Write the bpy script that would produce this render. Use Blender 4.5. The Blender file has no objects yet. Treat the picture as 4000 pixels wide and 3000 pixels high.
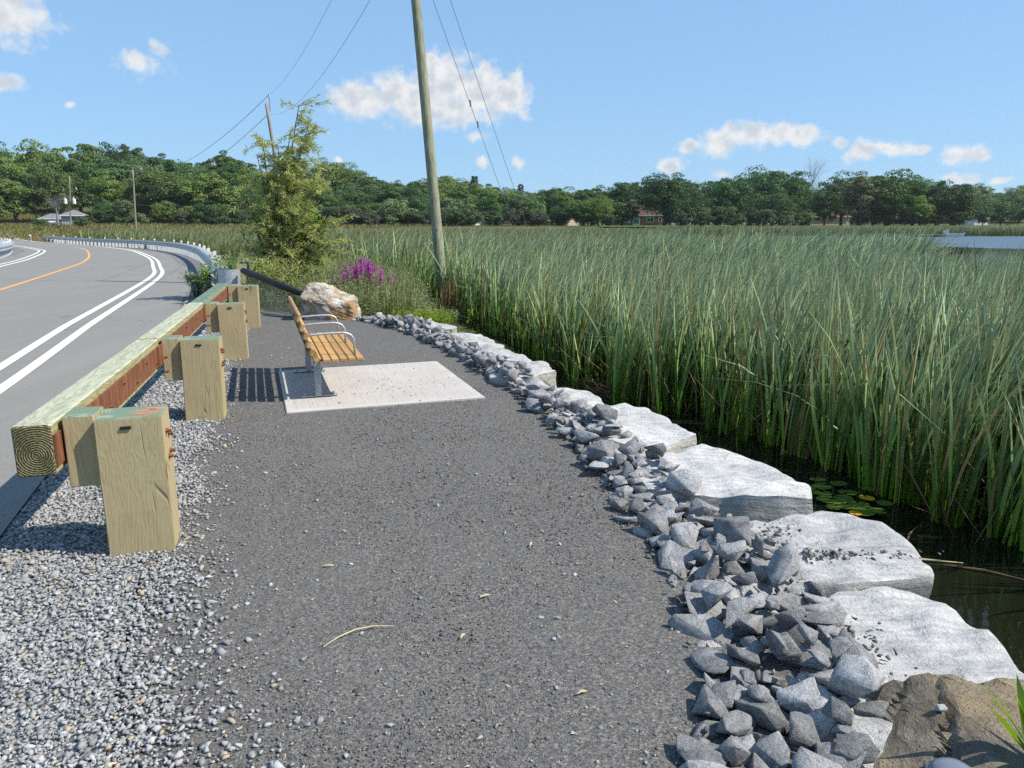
import bpy, bmesh, math, random
import numpy as np
from mathutils import Vector, Matrix, noise
R = math.radians
scene = bpy.context.scene
COL = scene.collection
random.seed(7)
rng = np.random.default_rng(11)

# ------------------------------------------------------------------ camera, sky, sun, exposure
EYE = 1.65
PITCH = 12.23
cam_d = bpy.data.cameras.new('camera')
cam_d.sensor_width = 36.0
cam_d.lens = 26.0
cam_d.clip_start = 0.05
cam_d.clip_end = 5000
cam = bpy.data.objects.new('camera', cam_d)
cam.location = (0, 0, EYE)
cam.rotation_euler = (R(90 - PITCH), 0, 0)
COL.objects.link(cam)
scene.camera = cam

SUN_EL, SUN_AZ = 48.0, 99.0          # azimuth clockwise from +Y
sd = bpy.data.lights.new('sun', 'SUN')
sd.energy = 4.3
sd.angle = R(0.55)
sd.color = (1.0, 0.93, 0.815)
sun = bpy.data.objects.new('sun', sd)
sv = Vector((math.cos(R(SUN_EL)) * math.sin(R(SUN_AZ)), math.cos(R(SUN_EL)) * math.cos(R(SUN_AZ)), math.sin(R(SUN_EL))))
sun.rotation_euler = (-sv).to_track_quat('-Z', 'Y').to_euler()
sun.location = sv * 60
COL.objects.link(sun)

scene.view_settings.view_transform = 'Standard'
scene.view_settings.look = 'None'
scene.view_settings.exposure = 0.7
scene.view_settings.gamma = 1.0
scene.render.film_transparent = False
scene.cycles.max_bounces = 5
scene.cycles.diffuse_bounces = 3
scene.cycles.caustics_reflective = False
scene.cycles.caustics_refractive = False
scene.cycles.use_denoising = False          # keep the fine grain of stone, reed and leaf
scene.cycles.adaptive_threshold = 0.02
scene.cycles.transparent_max_bounces = 8

world = bpy.data.worlds.new('World')
scene.world = world
world.use_nodes = True
world.cycles.sampling_method = 'MANUAL'
world.cycles.sample_map_resolution = 256

# cumulus lobes: azimuth, elevation, half-width, half-height (degrees), body
LOBES = [(-10.8,8.6,2.9,1.25,1),(-8.1,9.0,2.9,1.6,1),(-4.9,9.9,3.0,2.1,1),(-2.2,9.4,2.7,1.95,1),(-0.5,9.0,2.0,1.8,1),(-5.4,8.0,4.6,1.25,1),
 (-32.6,12.4,3.0,2.0,1),(-25.2,10.2,2.0,1.3,.62),(-24.1,11.2,0.9,1.2,.5),(-32.8,8.3,1.1,0.7,.8),(-2.4,6.3,1.6,0.7,.6),
 (-2.1,4.5,0.6,0.45,.75),(0.5,4.5,0.8,0.7,.7),(12.9,5.5,0.95,0.55,.9),(14.7,5.6,1.8,0.95,.95),(17.1,6.2,2.2,0.95,1),(19.5,6.1,2.4,0.85,.9),
 (21.0,6.2,1.0,0.6,.8),(12.0,4.1,1.2,0.75,.85),(15.3,3.4,1.5,0.6,.7),(23.1,5.2,0.8,0.6,.8),(24.6,4.8,1.7,0.75,.9),(26.3,4.8,1.4,0.55,.9),
 (27.7,4.7,0.6,0.4,.8),(30.1,4.3,1.35,0.65,.9),(31.1,4.4,1.0,0.5,.85),(30.5,2.9,1.5,0.55,.75),(32.4,2.7,0.9,0.35,.7),(-29.5,7.5,0.6,0.4,.5),
 (-12.7,4.5,0.5,0.55,.5),
 (-52,11,5,2.2,1),(-75,6,4,1.6,1),(-100,14,7,3,1),(-140,8,5,2,1),(175,12,7,3,1),(140,7,5,2,1),(105,9,5,2,1),(70,12,6,2.6,1),(48,6,3,1.2,1),(55,4,3,1,1)]

def cloud_group():
    g = bpy.data.node_groups.new('cloud_density', 'ShaderNodeTree')
    g.interface.new_socket('P', in_out='INPUT', socket_type='NodeSocketVector')
    g.interface.new_socket('D', in_out='OUTPUT', socket_type='NodeSocketFloat')
    N, L = g.nodes, g.links
    gi, go = N.new('NodeGroupInput'), N.new('NodeGroupOutput')
    wn = N.new('ShaderNodeTexNoise'); wn.inputs['Scale'].default_value = 0.55; wn.inputs['Detail'].default_value = 4
    L.new(gi.outputs[0], wn.inputs['Vector'])
    ws = N.new('ShaderNodeVectorMath'); ws.operation = 'SUBTRACT'; ws.inputs[1].default_value = (.5, .5, .5)
    L.new(wn.outputs['Color'], ws.inputs[0])
    wm = N.new('ShaderNodeVectorMath'); wm.operation = 'MULTIPLY_ADD'; wm.inputs[1].default_value = (1.3, 0.9, 0)
    L.new(ws.outputs[0], wm.inputs[0]); L.new(gi.outputs[0], wm.inputs[2])
    prev = None
    for (a, e, ra, re, s) in LOBES:
        v = N.new('ShaderNodeVectorMath'); v.operation = 'SUBTRACT'; v.inputs[1].default_value = (a, e, 0)
        L.new(wm.outputs[0], v.inputs[0])
        m = N.new('ShaderNodeVectorMath'); m.operation = 'MULTIPLY'; m.inputs[1].default_value = (.92 / ra, .92 / re, 0)
        L.new(v.outputs[0], m.inputs[0])
        ln = N.new('ShaderNodeVectorMath'); ln.operation = 'LENGTH'; L.new(m.outputs[0], ln.inputs[0])
        q = N.new('ShaderNodeMath'); q.operation = 'MULTIPLY_ADD'; q.inputs[1].default_value = -1.0; q.inputs[2].default_value = s
        L.new(ln.outputs['Value'], q.inputs[0])
        if prev is None: prev = q
        else:
            mx = N.new('ShaderNodeMath'); mx.operation = 'SMOOTH_MAX'; mx.inputs[2].default_value = 0.12
            L.new(prev.outputs[0], mx.inputs[0]); L.new(q.outputs[0], mx.inputs[1]); prev = mx
    f = N.new('ShaderNodeTexNoise'); f.inputs['Scale'].default_value = 0.75; f.inputs['Detail'].default_value = 9; f.inputs['Roughness'].default_value = 0.57
    L.new(wm.outputs[0], f.inputs['Vector'])
    fm = N.new('ShaderNodeMath'); fm.operation = 'MULTIPLY_ADD'; fm.inputs[1].default_value = 2.0; fm.inputs[2].default_value = -0.92
    L.new(f.outputs['Fac'], fm.inputs[0])
    ad = N.new('ShaderNodeMath'); ad.operation = 'ADD'
    L.new(prev.outputs[0], ad.inputs[0]); L.new(fm.outputs[0], ad.inputs[1])
    L.new(ad.outputs[0], go.inputs[0])
    return g

def build_world():
    nt = world.node_tree
    N, L = nt.nodes, nt.links
    N.clear()
    out = N.new('ShaderNodeOutputWorld'); bg = N.new('ShaderNodeBackground'); bg.inputs['Strength'].default_value = 0.125
    sky = N.new('ShaderNodeTexSky'); sky.sky_type = 'NISHITA'; sky.sun_disc = False
    sky.sun_elevation = R(SUN_EL); sky.sun_rotation = R(SUN_AZ)
    sky.air_density = 1.0; sky.dust_density = 0.15; sky.ozone_density = 2.0; sky.altitude = 80
    # the photograph's tone curve flattens the sky: soften the range between zenith and horizon
    gm = N.new('ShaderNodeGamma'); gm.inputs['Gamma'].default_value = 0.32; L.new(sky.outputs[0], gm.inputs['Color'])
    tone = N.new('ShaderNodeVectorMath'); tone.operation = 'MULTIPLY'; tone.inputs[1].default_value = (1.17, 1.83, 2.57); L.new(gm.outputs[0], tone.inputs[0])
    tc = N.new('ShaderNodeTexCoord'); sp = N.new('ShaderNodeSeparateXYZ'); L.new(tc.outputs['Generated'], sp.inputs[0])
    az = N.new('ShaderNodeMath'); az.operation = 'ARCTAN2'; L.new(sp.outputs['X'], az.inputs[0]); L.new(sp.outputs['Y'], az.inputs[1])
    azd = N.new('ShaderNodeMath'); azd.operation = 'MULTIPLY'; azd.inputs[1].default_value = 57.29578; L.new(az.outputs[0], azd.inputs[0])
    el = N.new('ShaderNodeMath'); el.operation = 'ARCSINE'; L.new(sp.outputs['Z'], el.inputs[0])
    eld = N.new('ShaderNodeMath'); eld.operation = 'MULTIPLY'; eld.inputs[1].default_value = 57.29578; L.new(el.outputs[0], eld.inputs[0])
    cb = N.new('ShaderNodeCombineXYZ'); L.new(azd.outputs[0], cb.inputs[0]); L.new(eld.outputs[0], cb.inputs[1])
    g = cloud_group()
    a = N.new('ShaderNodeGroup'); a.node_tree = g; L.new(cb.outputs[0], a.inputs[0])
    al = N.new('ShaderNodeMapRange'); al.interpolation_type = 'SMOOTHSTEP'
    al.inputs['From Min'].default_value = -0.06; al.inputs['From Max'].default_value = 0.72; al.inputs['To Max'].default_value = 0.95
    L.new(a.outputs[0], al.inputs['Value'])
    # relief inside the cloud: billows against a copy shifted towards the sun
    fs = []
    for dv in ((0, 0, 0), (0.45, 0.55, 0)):
        ad = N.new('ShaderNodeVectorMath'); ad.operation = 'ADD'; ad.inputs[1].default_value = dv; L.new(cb.outputs[0], ad.inputs[0])
        fn = N.new('ShaderNodeTexNoise'); fn.inputs['Scale'].default_value = .8; fn.inputs['Detail'].default_value = 5; L.new(ad.outputs[0], fn.inputs['Vector']); fs.append(fn)
    sh = N.new('ShaderNodeMath'); sh.operation = 'SUBTRACT'; L.new(fs[1].outputs['Fac'], sh.inputs[0]); L.new(fs[0].outputs['Fac'], sh.inputs[1])
    s2 = N.new('ShaderNodeMath'); s2.operation = 'MULTIPLY_ADD'; s2.inputs[1].default_value = .28; L.new(a.outputs[0], s2.inputs[0]); L.new(sh.outputs[0], s2.inputs[2])
    shr = N.new('ShaderNodeMapRange'); shr.interpolation_type = 'SMOOTHSTEP'
    shr.inputs['From Min'].default_value = -0.05; shr.inputs['From Max'].default_value = 0.45
    L.new(s2.outputs[0], shr.inputs['Value'])
    cc = N.new('ShaderNodeMix'); cc.data_type = 'RGBA'
    cc.inputs['A'].default_value = (4.5, 4.5, 4.45, 1); cc.inputs['B'].default_value = (3.05, 3.32, 3.6, 1)
    L.new(shr.outputs[0], cc.inputs['Factor'])
    mx = N.new('ShaderNodeMix'); mx.data_type = 'RGBA'
    L.new(al.outputs[0], mx.inputs['Factor']); L.new(tone.outputs[0], mx.inputs['A']); L.new(cc.outputs['Result'], mx.inputs['B'])
    L.new(mx.outputs['Result'], bg.inputs['Color']); L.new(bg.outputs[0], out.inputs[0])
build_world()

# ------------------------------------------------------------------ object helpers
def tag(o, label=None, cat=None, group=None, kind=None):
    if label: o['label'] = label
    if cat: o['category'] = cat
    if group: o['group'] = group
    if kind: o['kind'] = kind
    return o
def link(o, parent=None):
    COL.objects.link(o)
    if parent is not None: o.parent = parent
    return o
def empty(name, loc=(0, 0, 0), rz=0, rot=None):
    o = bpy.data.objects.new(name, None); o.empty_display_size = .1
    o.location = loc; o.rotation_euler = rot if rot else (0, 0, rz)
    return link(o)
def mesh_np(name, V, F, smooth=False, attrs=None):
    """V (n,3) array, F (m,k) array of equal-size faces or list of such arrays"""
    if not isinstance(F, list): F = [F]
    F = [np.asarray(f, dtype=np.int32) for f in F if len(f)]
    V = np.asarray(V, dtype=np.float32)
    me = bpy.data.meshes.new(name)
    me.vertices.add(len(V)); me.vertices.foreach_set('co', V.ravel())
    idx = np.concatenate([f.ravel() for f in F]); cnt = np.concatenate([np.full(len(f), f.shape[1], np.int32) for f in F])
    st = np.zeros(len(cnt), np.int32); st[1:] = np.cumsum(cnt)[:-1]
    me.loops.add(len(idx)); me.loops.foreach_set('vertex_index', idx)
    me.polygons.add(len(cnt)); me.polygons.foreach_set('loop_start', st); me.polygons.foreach_set('loop_total', cnt)
    if smooth: me.polygons.foreach_set('use_smooth', np.ones(len(cnt), bool))
    for k, arr in (attrs or {}).items():
        a = me.attributes.new(k, 'FLOAT', 'POINT'); a.data.foreach_set('value', np.asarray(arr, np.float32).ravel())
    me.update(calc_edges=True)
    return me
def obj(name, me, mat=None, parent=None, loc=(0, 0, 0), rot=(0, 0, 0), scale=(1, 1, 1)):
    o = bpy.data.objects.new(name, me)
    if mat is not None and len(me.materials) == 0: me.materials.append(mat)
    o.location = loc; o.rotation_euler = rot; o.scale = scale
    return link(o, parent)
class MB:
    def __init__(s): s.V = []; s.F = []; s.n = 0
    def add(s, V, F):
        for f in F: s.F.append([i + s.n for i in f])
        s.V.extend([tuple(v) for v in V]); s.n += len(V)
        return s
    def box(s, c, size, rot=None, ch=0.0):
        x, y, z = [d / 2 for d in size]
        if ch <= 0:
            V = [(sx * x, sy * y, sz * z) for sx in (-1, 1) for sy in (-1, 1) for sz in (-1, 1)]
            F = [(0, 1, 3, 2), (4, 6, 7, 5), (0, 4, 5, 1), (2, 3, 7, 6), (0, 2, 6, 4), (1, 5, 7, 3)]
        else:
            bm = bmesh.new()
            bmesh.ops.create_cube(bm, size=1)
            for v in bm.verts: v.co = Vector((v.co.x * 2 * x, v.co.y * 2 * y, v.co.z * 2 * z))
            bmesh.ops.bevel(bm, geom=bm.edges[:], offset=ch, segments=1, affect='EDGES', profile=.5)
            bm.verts.index_update()
            V = [tuple(v.co) for v in bm.verts]; F = [[v.index for v in f.verts] for f in bm.faces]; bm.free()
        M = rot if rot is not None else Matrix.Identity(3)
        c = Vector(c)
        return s.add([M @ Vector(v) + c for v in V], F)
    def tube(s, pts, rad, n=8, cap=True, squash=None):
        pts = [Vector(p) for p in pts]
        rads = rad if isinstance(rad, (list, tuple)) else [rad] * len(pts)
        V = []; up = None
        for i, p in enumerate(pts):
            t = (pts[min(i + 1, len(pts) - 1)] - pts[max(i - 1, 0)])
            if t.length < 1e-9: t = Vector((0, 0, 1))
            t.normalize()
            if up is None: up = t.orthogonal().normalized()
            up = (up - t * up.dot(t))
            up = up.normalized() if up.length > 1e-6 else t.orthogonal().normalized()
            bi = t.cross(up)
            for k in range(n):
                a = 2 * math.pi * k / n
                V.append(p + (up * math.cos(a) + bi * math.sin(a)) * rads[i])
        F = []
        for i in range(len(pts) - 1):
            for k in range(n):
                F.append((i * n + k, i * n + (k + 1) % n, (i + 1) * n + (k + 1) % n, (i + 1) * n + k))
        if cap: F.append(tuple(range(n - 1, -1, -1))); F.append(tuple((len(pts) - 1) * n + k for k in range(n)))
        return s.add(V, F)
    def lathe(s, prof, n=20, M=None):
        V = []
        for r, z in prof:
            for k in range(n):
                a = 2 * math.pi * k / n; v = Vector((r * math.cos(a), r * math.sin(a), z)); V.append(M @ v if M else v)
        F = []
        for i in range(len(prof) - 1):
            for k in range(n): F.append((i * n + k, i * n + (k + 1) % n, (i + 1) * n + (k + 1) % n, (i + 1) * n + k))
        F.append(tuple(range(n - 1, -1, -1))); F.append(tuple((len(prof) - 1) * n + k for k in range(n)))
        return s.add(V, F)
    def prism(s, poly, z0, z1):
        n = len(poly); V = [(x, y, z0) for x, y in poly] + [(x, y, z1) for x, y in poly]
        F = [tuple(range(n - 1, -1, -1)), tuple(range(n, 2 * n))] + [(i, (i + 1) % n, n + (i + 1) % n, n + i) for i in range(n)]
        return s.add(V, F)
    def mesh(s, name, smooth=False):
        me = bpy.data.meshes.new(name); me.from_pydata([tuple(v) for v in s.V], [], s.F)
        if smooth: me.polygons.foreach_set('use_smooth', np.ones(len(me.polygons), bool))
        me.update(); return me
    def build(s, name, mat, parent=None, smooth=False, **k): return obj(name, s.mesh(name, smooth), mat, parent, **k)

# ------------------------------------------------------------------ material helpers
class NT:
    def __init__(s, name):
        s.m = bpy.data.materials.new(name); s.m.use_nodes = True
        s.N, s.L = s.m.node_tree.nodes, s.m.node_tree.links
        s.b = s.N['Principled BSDF']; s.out = s.N['Material Output']
    def n(s, t, **k):
        x = s.N.new('ShaderNode' + t)
        for a, v in k.items():
            if a in x.inputs.keys(): 
                if isinstance(v, bpy.types.NodeSocket): s.L.new(v, x.inputs[a])
                else: x.inputs[a].default_value = v
            else: setattr(x, a, v)
        return x
    def lk(s, a, b): s.L.new(a, b)
    def coord(s, which='Object', scale=None, rot=None):
        c = s.n('TexCoord').outputs[which]
        if scale is not None or rot is not None:
            mp = s.n('Mapping'); s.lk(c, mp.inputs['Vector'])
            if scale is not None: mp.inputs['Scale'].default_value = scale if isinstance(scale, tuple) else (scale,) * 3
            if rot is not None: mp.inputs['Rotation'].default_value = rot
            c = mp.outputs[0]
        return c
    def noise(s, vec, scale, detail=4, rough=.55, dist=0.0):
        x = s.n('TexNoise'); s.lk(vec, x.inputs['Vector']); x.inputs['Scale'].default_value = scale; x.inputs['Detail'].default_value = detail
        x.inputs['Roughness'].default_value = rough; x.inputs['Distortion'].default_value = dist
        return x.outputs['Fac']
    def ramp(s, fac, stops, interp='LINEAR'):
        x = s.n('ValToRGB'); s.lk(fac, x.inputs['Fac']); r = x.color_ramp; r.interpolation = interp
        while len(r.elements) < len(stops): r.elements.new(.5)
        for e, (p, c) in zip(r.elements, stops): e.position = p; e.color = (*c, 1) if len(c) == 3 else c
        return x.outputs['Color']
    def mix(s, f, a, b, blend='MIX'):
        x = s.n('Mix', data_type='RGBA', blend_type=blend)
        for sock, v in ((x.inputs['Factor'], f), (x.inputs['A'], a), (x.inputs['B'], b)):
            if isinstance(v, bpy.types.NodeSocket): s.lk(v, sock)
            elif isinstance(v, (int, float)): sock.default_value = v
            else: sock.default_value = (*v, 1)
        return x.outputs['Result']
    def math(s, op, a, b=None, c=None):
        x = s.n('Math', operation=op)
        for i, v in enumerate((a, b, c)):
            if v is None: continue
            if isinstance(v, bpy.types.NodeSocket): s.lk(v, x.inputs[i])
            else: x.inputs[i].default_value = v
        return x.outputs[0]
    def mr(s, v, a, b, c=0., d=1.):
        x = s.n('MapRange'); s.lk(v, x.inputs['Value'])
        for k, q in zip(('From Min', 'From Max', 'To Min', 'To Max'), (a, b, c, d)): x.inputs[k].default_value = q
        return x.outputs[0]
    def color(s, c):
        if isinstance(c, bpy.types.NodeSocket): s.lk(c, s.b.inputs['Base Color'])
        else: s.b.inputs['Base Color'].default_value = (*c, 1)
        return s
    def rough(s, r):
        if isinstance(r, bpy.types.NodeSocket): s.lk(r, s.b.inputs['Roughness'])
        else: s.b.inputs['Roughness'].default_value = r
        return s
    def bump(s, h, strength=.5, dist=.01):
        x = s.n('Bump'); s.lk(h, x.inputs['Height']); x.inputs['Strength'].default_value = strength; x.inputs['Distance'].default_value = dist
        if s.b.inputs['Normal'].is_linked: s.lk(s.b.inputs['Normal'].links[0].from_socket, x.inputs['Normal'])
        s.lk(x.outputs[0], s.b.inputs['Normal']); return s
    def spec(s, v): s.b.inputs['Specular IOR Level'].default_value = v; return s
    def metal(s, v): s.b.inputs['Metallic'].default_value = v; return s
def hsv_island(t, col, vamt=.5, hamt=.03, source='island'):
    """vary a colour per leaf / stone"""
    g = t.n('NewGeometry').outputs['Random Per Island'] if source == 'island' else t.n('ObjectInfo').outputs['Random']
    h = t.n('HueSaturation')
    t.lk(t.mr(g, 0, 1, 1 - vamt, 1 + vamt), h.inputs['Value'])
    g2 = t.math('FRACT', t.math('MULTIPLY', g, 7.31))
    t.lk(t.mr(g2, 0, 1, .5 - hamt, .5 + hamt), h.inputs['Hue'])
    if isinstance(col, bpy.types.NodeSocket): t.lk(col, h.inputs['Color'])
    else: h.inputs['Color'].default_value = (*col, 1)
    return h.outputs['Color']

M = {}
def m_asphalt():
    t = NT('asphalt'); c = t.coord()
    big = t.noise(c, .35, 4, .6); fine = t.noise(c, 130, 2, .6); mid = t.noise(c, 9, 5, .6)
    streak = t.noise(t.coord(scale=(1.5, .12, 1), rot=(0, 0, R(-22))), 1.2, 4, .6)
    col = t.ramp(fine, [(.3, (.123, .12, .112)), (.7, (.265, .257, .24))])
    col = t.mix(t.mr(big, .3, .7, 0, .35), col, (.228, .22, .203))
    col = t.mix(t.mr(streak, .45, .7, 0, .4), col, (.255, .245, .226))
    col = t.mix(t.mr(mid, .35, .75, 0, .25), col, (.165, .165, .165))
    ck = t.n('TexVoronoi', feature='DISTANCE_TO_EDGE'); dv = t.n('VectorMath', operation='MULTIPLY_ADD'); nn = t.n('TexNoise'); t.lk(c, nn.inputs['Vector']); nn.inputs['Scale'].default_value = 1.1; t.lk(nn.outputs['Color'], dv.inputs[0]); dv.inputs[1].default_value = (2, 2, 0); t.lk(c, dv.inputs[2]); t.lk(dv.outputs[0], ck.inputs['Vector']); ck.inputs['Scale'].default_value = .11
    col = t.mix(t.math('MULTIPLY', t.mr(ck.outputs['Distance'], 0, .004, .6, 0), t.mr(mid, .4, .55)), col, (.06, .06, .06))
    t.color(col).rough(.82).spec(.35).bump(fine, .35, .004); return t.m
def m_paint(name, col):
    t = NT(name); c = t.coord()
    w = t.noise(c, 60, 5, .7); w2 = t.noise(c, 3, 4, .6)
    wear = t.math('MULTIPLY', t.mr(w, .55, .72), t.mr(w2, .3, .7))
    t.color(t.mix(wear, col, (.2, .2, .19))).rough(.7).bump(w, .2, .003); return t.m
def m_path():
    t = NT('crushed_stone'); c = t.coord()
    v = t.n('TexVoronoi', feature='F1'); t.lk(c, v.inputs['Vector']); v.inputs['Scale'].default_value = 150
    v2 = t.n('TexVoronoi', feature='F1'); t.lk(c, v2.inputs['Vector']); v2.inputs['Scale'].default_value = 55
    cellrand = t.n('SeparateColor'); t.lk(v.outputs['Color'], cellrand.inputs[0])
    col = t.ramp(cellrand.outputs[0], [(0, (.06, .059, .058)), (.45, (.125, .121, .117)), (.85, (.195, .188, .18)), (.97, (.24, .226, .205)), (.99, (.36, .32, .26))])
    big = t.noise(c, .9, 5, .65); pale = t.noise(c, 2.3, 5, .7)
    sm = t.noise(c, 14, 4, .6)
    col = t.mix(t.mr(big, .35, .7, 0, .4), col, t.mix(.5, col, (.09, .087, .085)))
    col = t.mix(t.math('MULTIPLY', t.mr(pale, .6, .8), t.mr(sm, .3, .7)), col, (.25, .22, .185))
    grn = t.noise(c, 48, 5, .75)
    col = t.mix(t.mr(grn, .40, .60, .38, 0), col, (.06, .058, .057)); col = t.mix(t.mr(grn, .56, .74, 0, .3), col, (.2, .192, .183))
    h = t.math('ADD', t.math('MULTIPLY', v.outputs['Distance'], -1.0), t.math('MULTIPLY', sm, .6))
    h2 = t.math('MULTIPLY', v2.outputs['Distance'], -1.0)
    t.color(col).rough(.93).spec(.2).bump(t.noise(c, 5, 4, .6), .55, .03).bump(h2, .35, .008).bump(h, .6, .006); return t.m
def m_gravelbed():
    t = NT('gravel_bed'); c = t.coord()
    v = t.n('TexVoronoi', feature='F1'); t.lk(c, v.inputs['Vector']); v.inputs['Scale'].default_value = 42
    s_ = t.n('SeparateColor'); t.lk(v.outputs['Color'], s_.inputs[0])
    col = t.ramp(s_.outputs[0], [(0, (.11, .112, .118)), (.6, (.22, .224, .23)), (1, (.34, .343, .345))])
    t.color(col).rough(.9).spec(.2).bump(t.math('MULTIPLY', v.outputs['Distance'], -1.0), .9, .03); return t.m
def m_stone(name, lo, hi, scale=25, warm=None):
    t = NT(name); c = t.coord()
    n = t.noise(c, scale, 6, .65)
    col = t.ramp(n, [(.3, lo), (.72, hi)])
    col = hsv_island(t, col, .32, .012)
    if warm:
        g = t.n('NewGeometry').outputs['Random Per Island']
        col = t.mix(t.math('GREATER_THAN', g, .94), col, warm)
    t.color(col).rough(.85).spec(.25).bump(n, .4, .004); return t.m
def m_riprap():
    t = NT('riprap_limestone'); c = t.coord()
    oi = t.n('ObjectInfo').outputs['Random']
    off = t.n('VectorMath', operation='ADD'); t.lk(c, off.inputs[0]); cm = t.n('CombineXYZ'); t.lk(t.math('MULTIPLY', oi, 37.), cm.inputs[0]); t.lk(t.math('MULTIPLY', oi, 11.), cm.inputs[1]); t.lk(cm.outputs[0], off.inputs[1]); c = off.outputs[0]
    a = t.noise(c, 1.3, 7, .66, .8); b = t.noise(c, 7, 7, .72, .5); vein = t.noise(c, 1.5, 6, .62, 1.2)
    col = t.ramp(a, [(.3, (.085, .09, .102)), (.45, (.19, .197, .212)), (.57, (.31, .315, .327)), (.75, (.46, .46, .462))])
    # pale crusts, bruised edges
    pt = t.n('NewGeometry').outputs['Pointiness']
    col = t.mix(t.mr(pt, .5, .6, 0, .6), col, (.5, .5, .5))
    crust = t.math('MULTIPLY', t.mr(b, .5, .62), t.mr(t.noise(c, 1.9, 5, .6), .42, .6))
    col = t.mix(t.math('MULTIPLY', crust, .75), col, (.5, .49, .47))
    vb = t.math('ABSOLUTE', t.math('SUBTRACT', vein, .5))
    col = t.mix(t.mr(vb, 0, .014, .7, 0), col, (.55, .54, .52))
    h = t.n('HueSaturation'); t.lk(col, h.inputs['Color']); oc = t.n('SeparateColor'); t.lk(t.n('ObjectInfo').outputs['Color'], oc.inputs[0]); t.lk(oc.outputs[0], h.inputs['Value'])
    t.color(h.outputs[0]).rough(.82).spec(.3).bump(a, .7, .06).bump(t.noise(c, 4, 7, .7, .6), .8, .035).bump(b, .6, .015); return t.m
def m_slab():
    t = NT('pale_limestone'); c = t.coord()
    a = t.noise(c, 1.6, 6, .6, .4); b = t.noise(c, 40, 5, .7); s_ = t.noise(t.coord(scale=(1, 1, 9)), 3.0, 6, .65, .5)
    oi = t.n('ObjectInfo').outputs['Random']
    col = t.ramp(a, [(.25, (.36, .362, .368)), (.5, (.49, .487, .482)), (.75, (.6, .592, .577))])
    streak = t.noise(t.coord(scale=(2.2, 9, 4), rot=(0, 0, .5)), 2.0, 6, .7, .8)
    col = t.mix(t.mr(streak, .5, .72, 0, .75), col, (.2, .205, .22))
    col = t.mix(t.mr(b, .6, .72, 0, .6), col, (.17, .17, .175))
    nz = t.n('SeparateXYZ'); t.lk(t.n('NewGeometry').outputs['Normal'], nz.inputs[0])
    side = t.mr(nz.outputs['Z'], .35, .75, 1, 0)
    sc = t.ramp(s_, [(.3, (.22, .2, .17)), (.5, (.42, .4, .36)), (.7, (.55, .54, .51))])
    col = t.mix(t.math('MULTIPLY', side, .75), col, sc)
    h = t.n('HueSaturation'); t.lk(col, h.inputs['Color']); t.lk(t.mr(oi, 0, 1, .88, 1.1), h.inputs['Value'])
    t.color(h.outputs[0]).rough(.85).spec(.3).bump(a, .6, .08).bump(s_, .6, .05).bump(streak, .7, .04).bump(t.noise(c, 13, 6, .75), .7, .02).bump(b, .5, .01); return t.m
def m_boulder_near():
    t = NT('brown_gneiss'); c = t.coord()
    lay = t.noise(t.coord(scale=(1.2, 2.2, 7), rot=(.35, -.3, .5)), 1.6, 7, .65, .7)
    a = t.noise(c, 2.1, 6, .6, .5); b = t.noise(c, 45, 4, .7)
    col = t.ramp(lay, [(.28, (.065, .06, .053)), (.45, (.14, .125, .103)), (.58, (.24, .208, .16)), (.75, (.38, .345, .285))])
    col = t.mix(t.mr(a, .5, .66, 0, .75), col, (.33, .25, .15))
    rust = t.noise(c, 3.6, 5, .6)
    col = t.mix(t.mr(rust, .66, .76, 0, .6), col, (.32, .17, .055))
    col = t.mix(t.mr(b, .55, .75, 0, .4), col, (.09, .085, .08))
    t.color(col).rough(.8).spec(.3).bump(lay, 1.0, .12).bump(a, .6, .08).bump(t.noise(t.coord(scale=(3, 3, 14), rot=(.35, -.3, .5)), 3, 7, .7, .6), .8, .04).bump(b, .6, .01); return t.m
def m_boulder_far():
    t = NT('rusty_limestone'); c = t.coord()
    lay = t.noise(t.coord(scale=(1.6, 1.6, 5), rot=(.2, .5, .1)), 1.8, 7, .65, .8)
    a = t.noise(c, 1.7, 5, .6, .4); b = t.noise(c, 30, 5, .7)
    col = t.ramp(lay, [(.3, (.13, .105, .08)), (.45, (.35, .305, .25)), (.6, (.54, .5, .445)), (.8, (.66, .63, .58))])
    col = t.mix(t.mr(a, .49, .59, 0, .9), col, t.ramp(t.noise(c, 5, 5, .6), [(.35, (.2, .1, .04)), (.65, (.42, .26, .11))]))
    col = t.mix(t.mr(b, .55, .75, 0, .4), col, (.2, .17, .14))
    t.color(col).rough(.85).spec(.25).bump(lay, .9, .09).bump(a, .5, .05).bump(b, .4, .01); return t.m
def wood_sides(t, c, tight, colors, stretch, dist=1.2):
    g = t.noise(t.coord(scale=stretch), tight, 5, .6, dist)
    f = t.n('Math', operation='SINE'); t.lk(t.math('MULTIPLY', g, 46), f.inputs[0])
    lines = t.mr(f.outputs[0], -1, 1)
    big = t.noise(c, 3.2, 4, .6)
    fib = t.noise(t.coord(scale=tuple(q * (6 if q > .9 else .6) for q in stretch)), tight * 7, 3, .6)
    col = t.mix(t.math('MULTIPLY', t.math('POWER', lines, 2.2), .62), colors[0], colors[1])
    col = t.mix(t.mr(big, .35, .72, 0, .6), col, colors[2])
    col = t.mix(t.mr(fib, .4, .75, 0, .35), col, colors[1])
    return col, lines, fib
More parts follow.
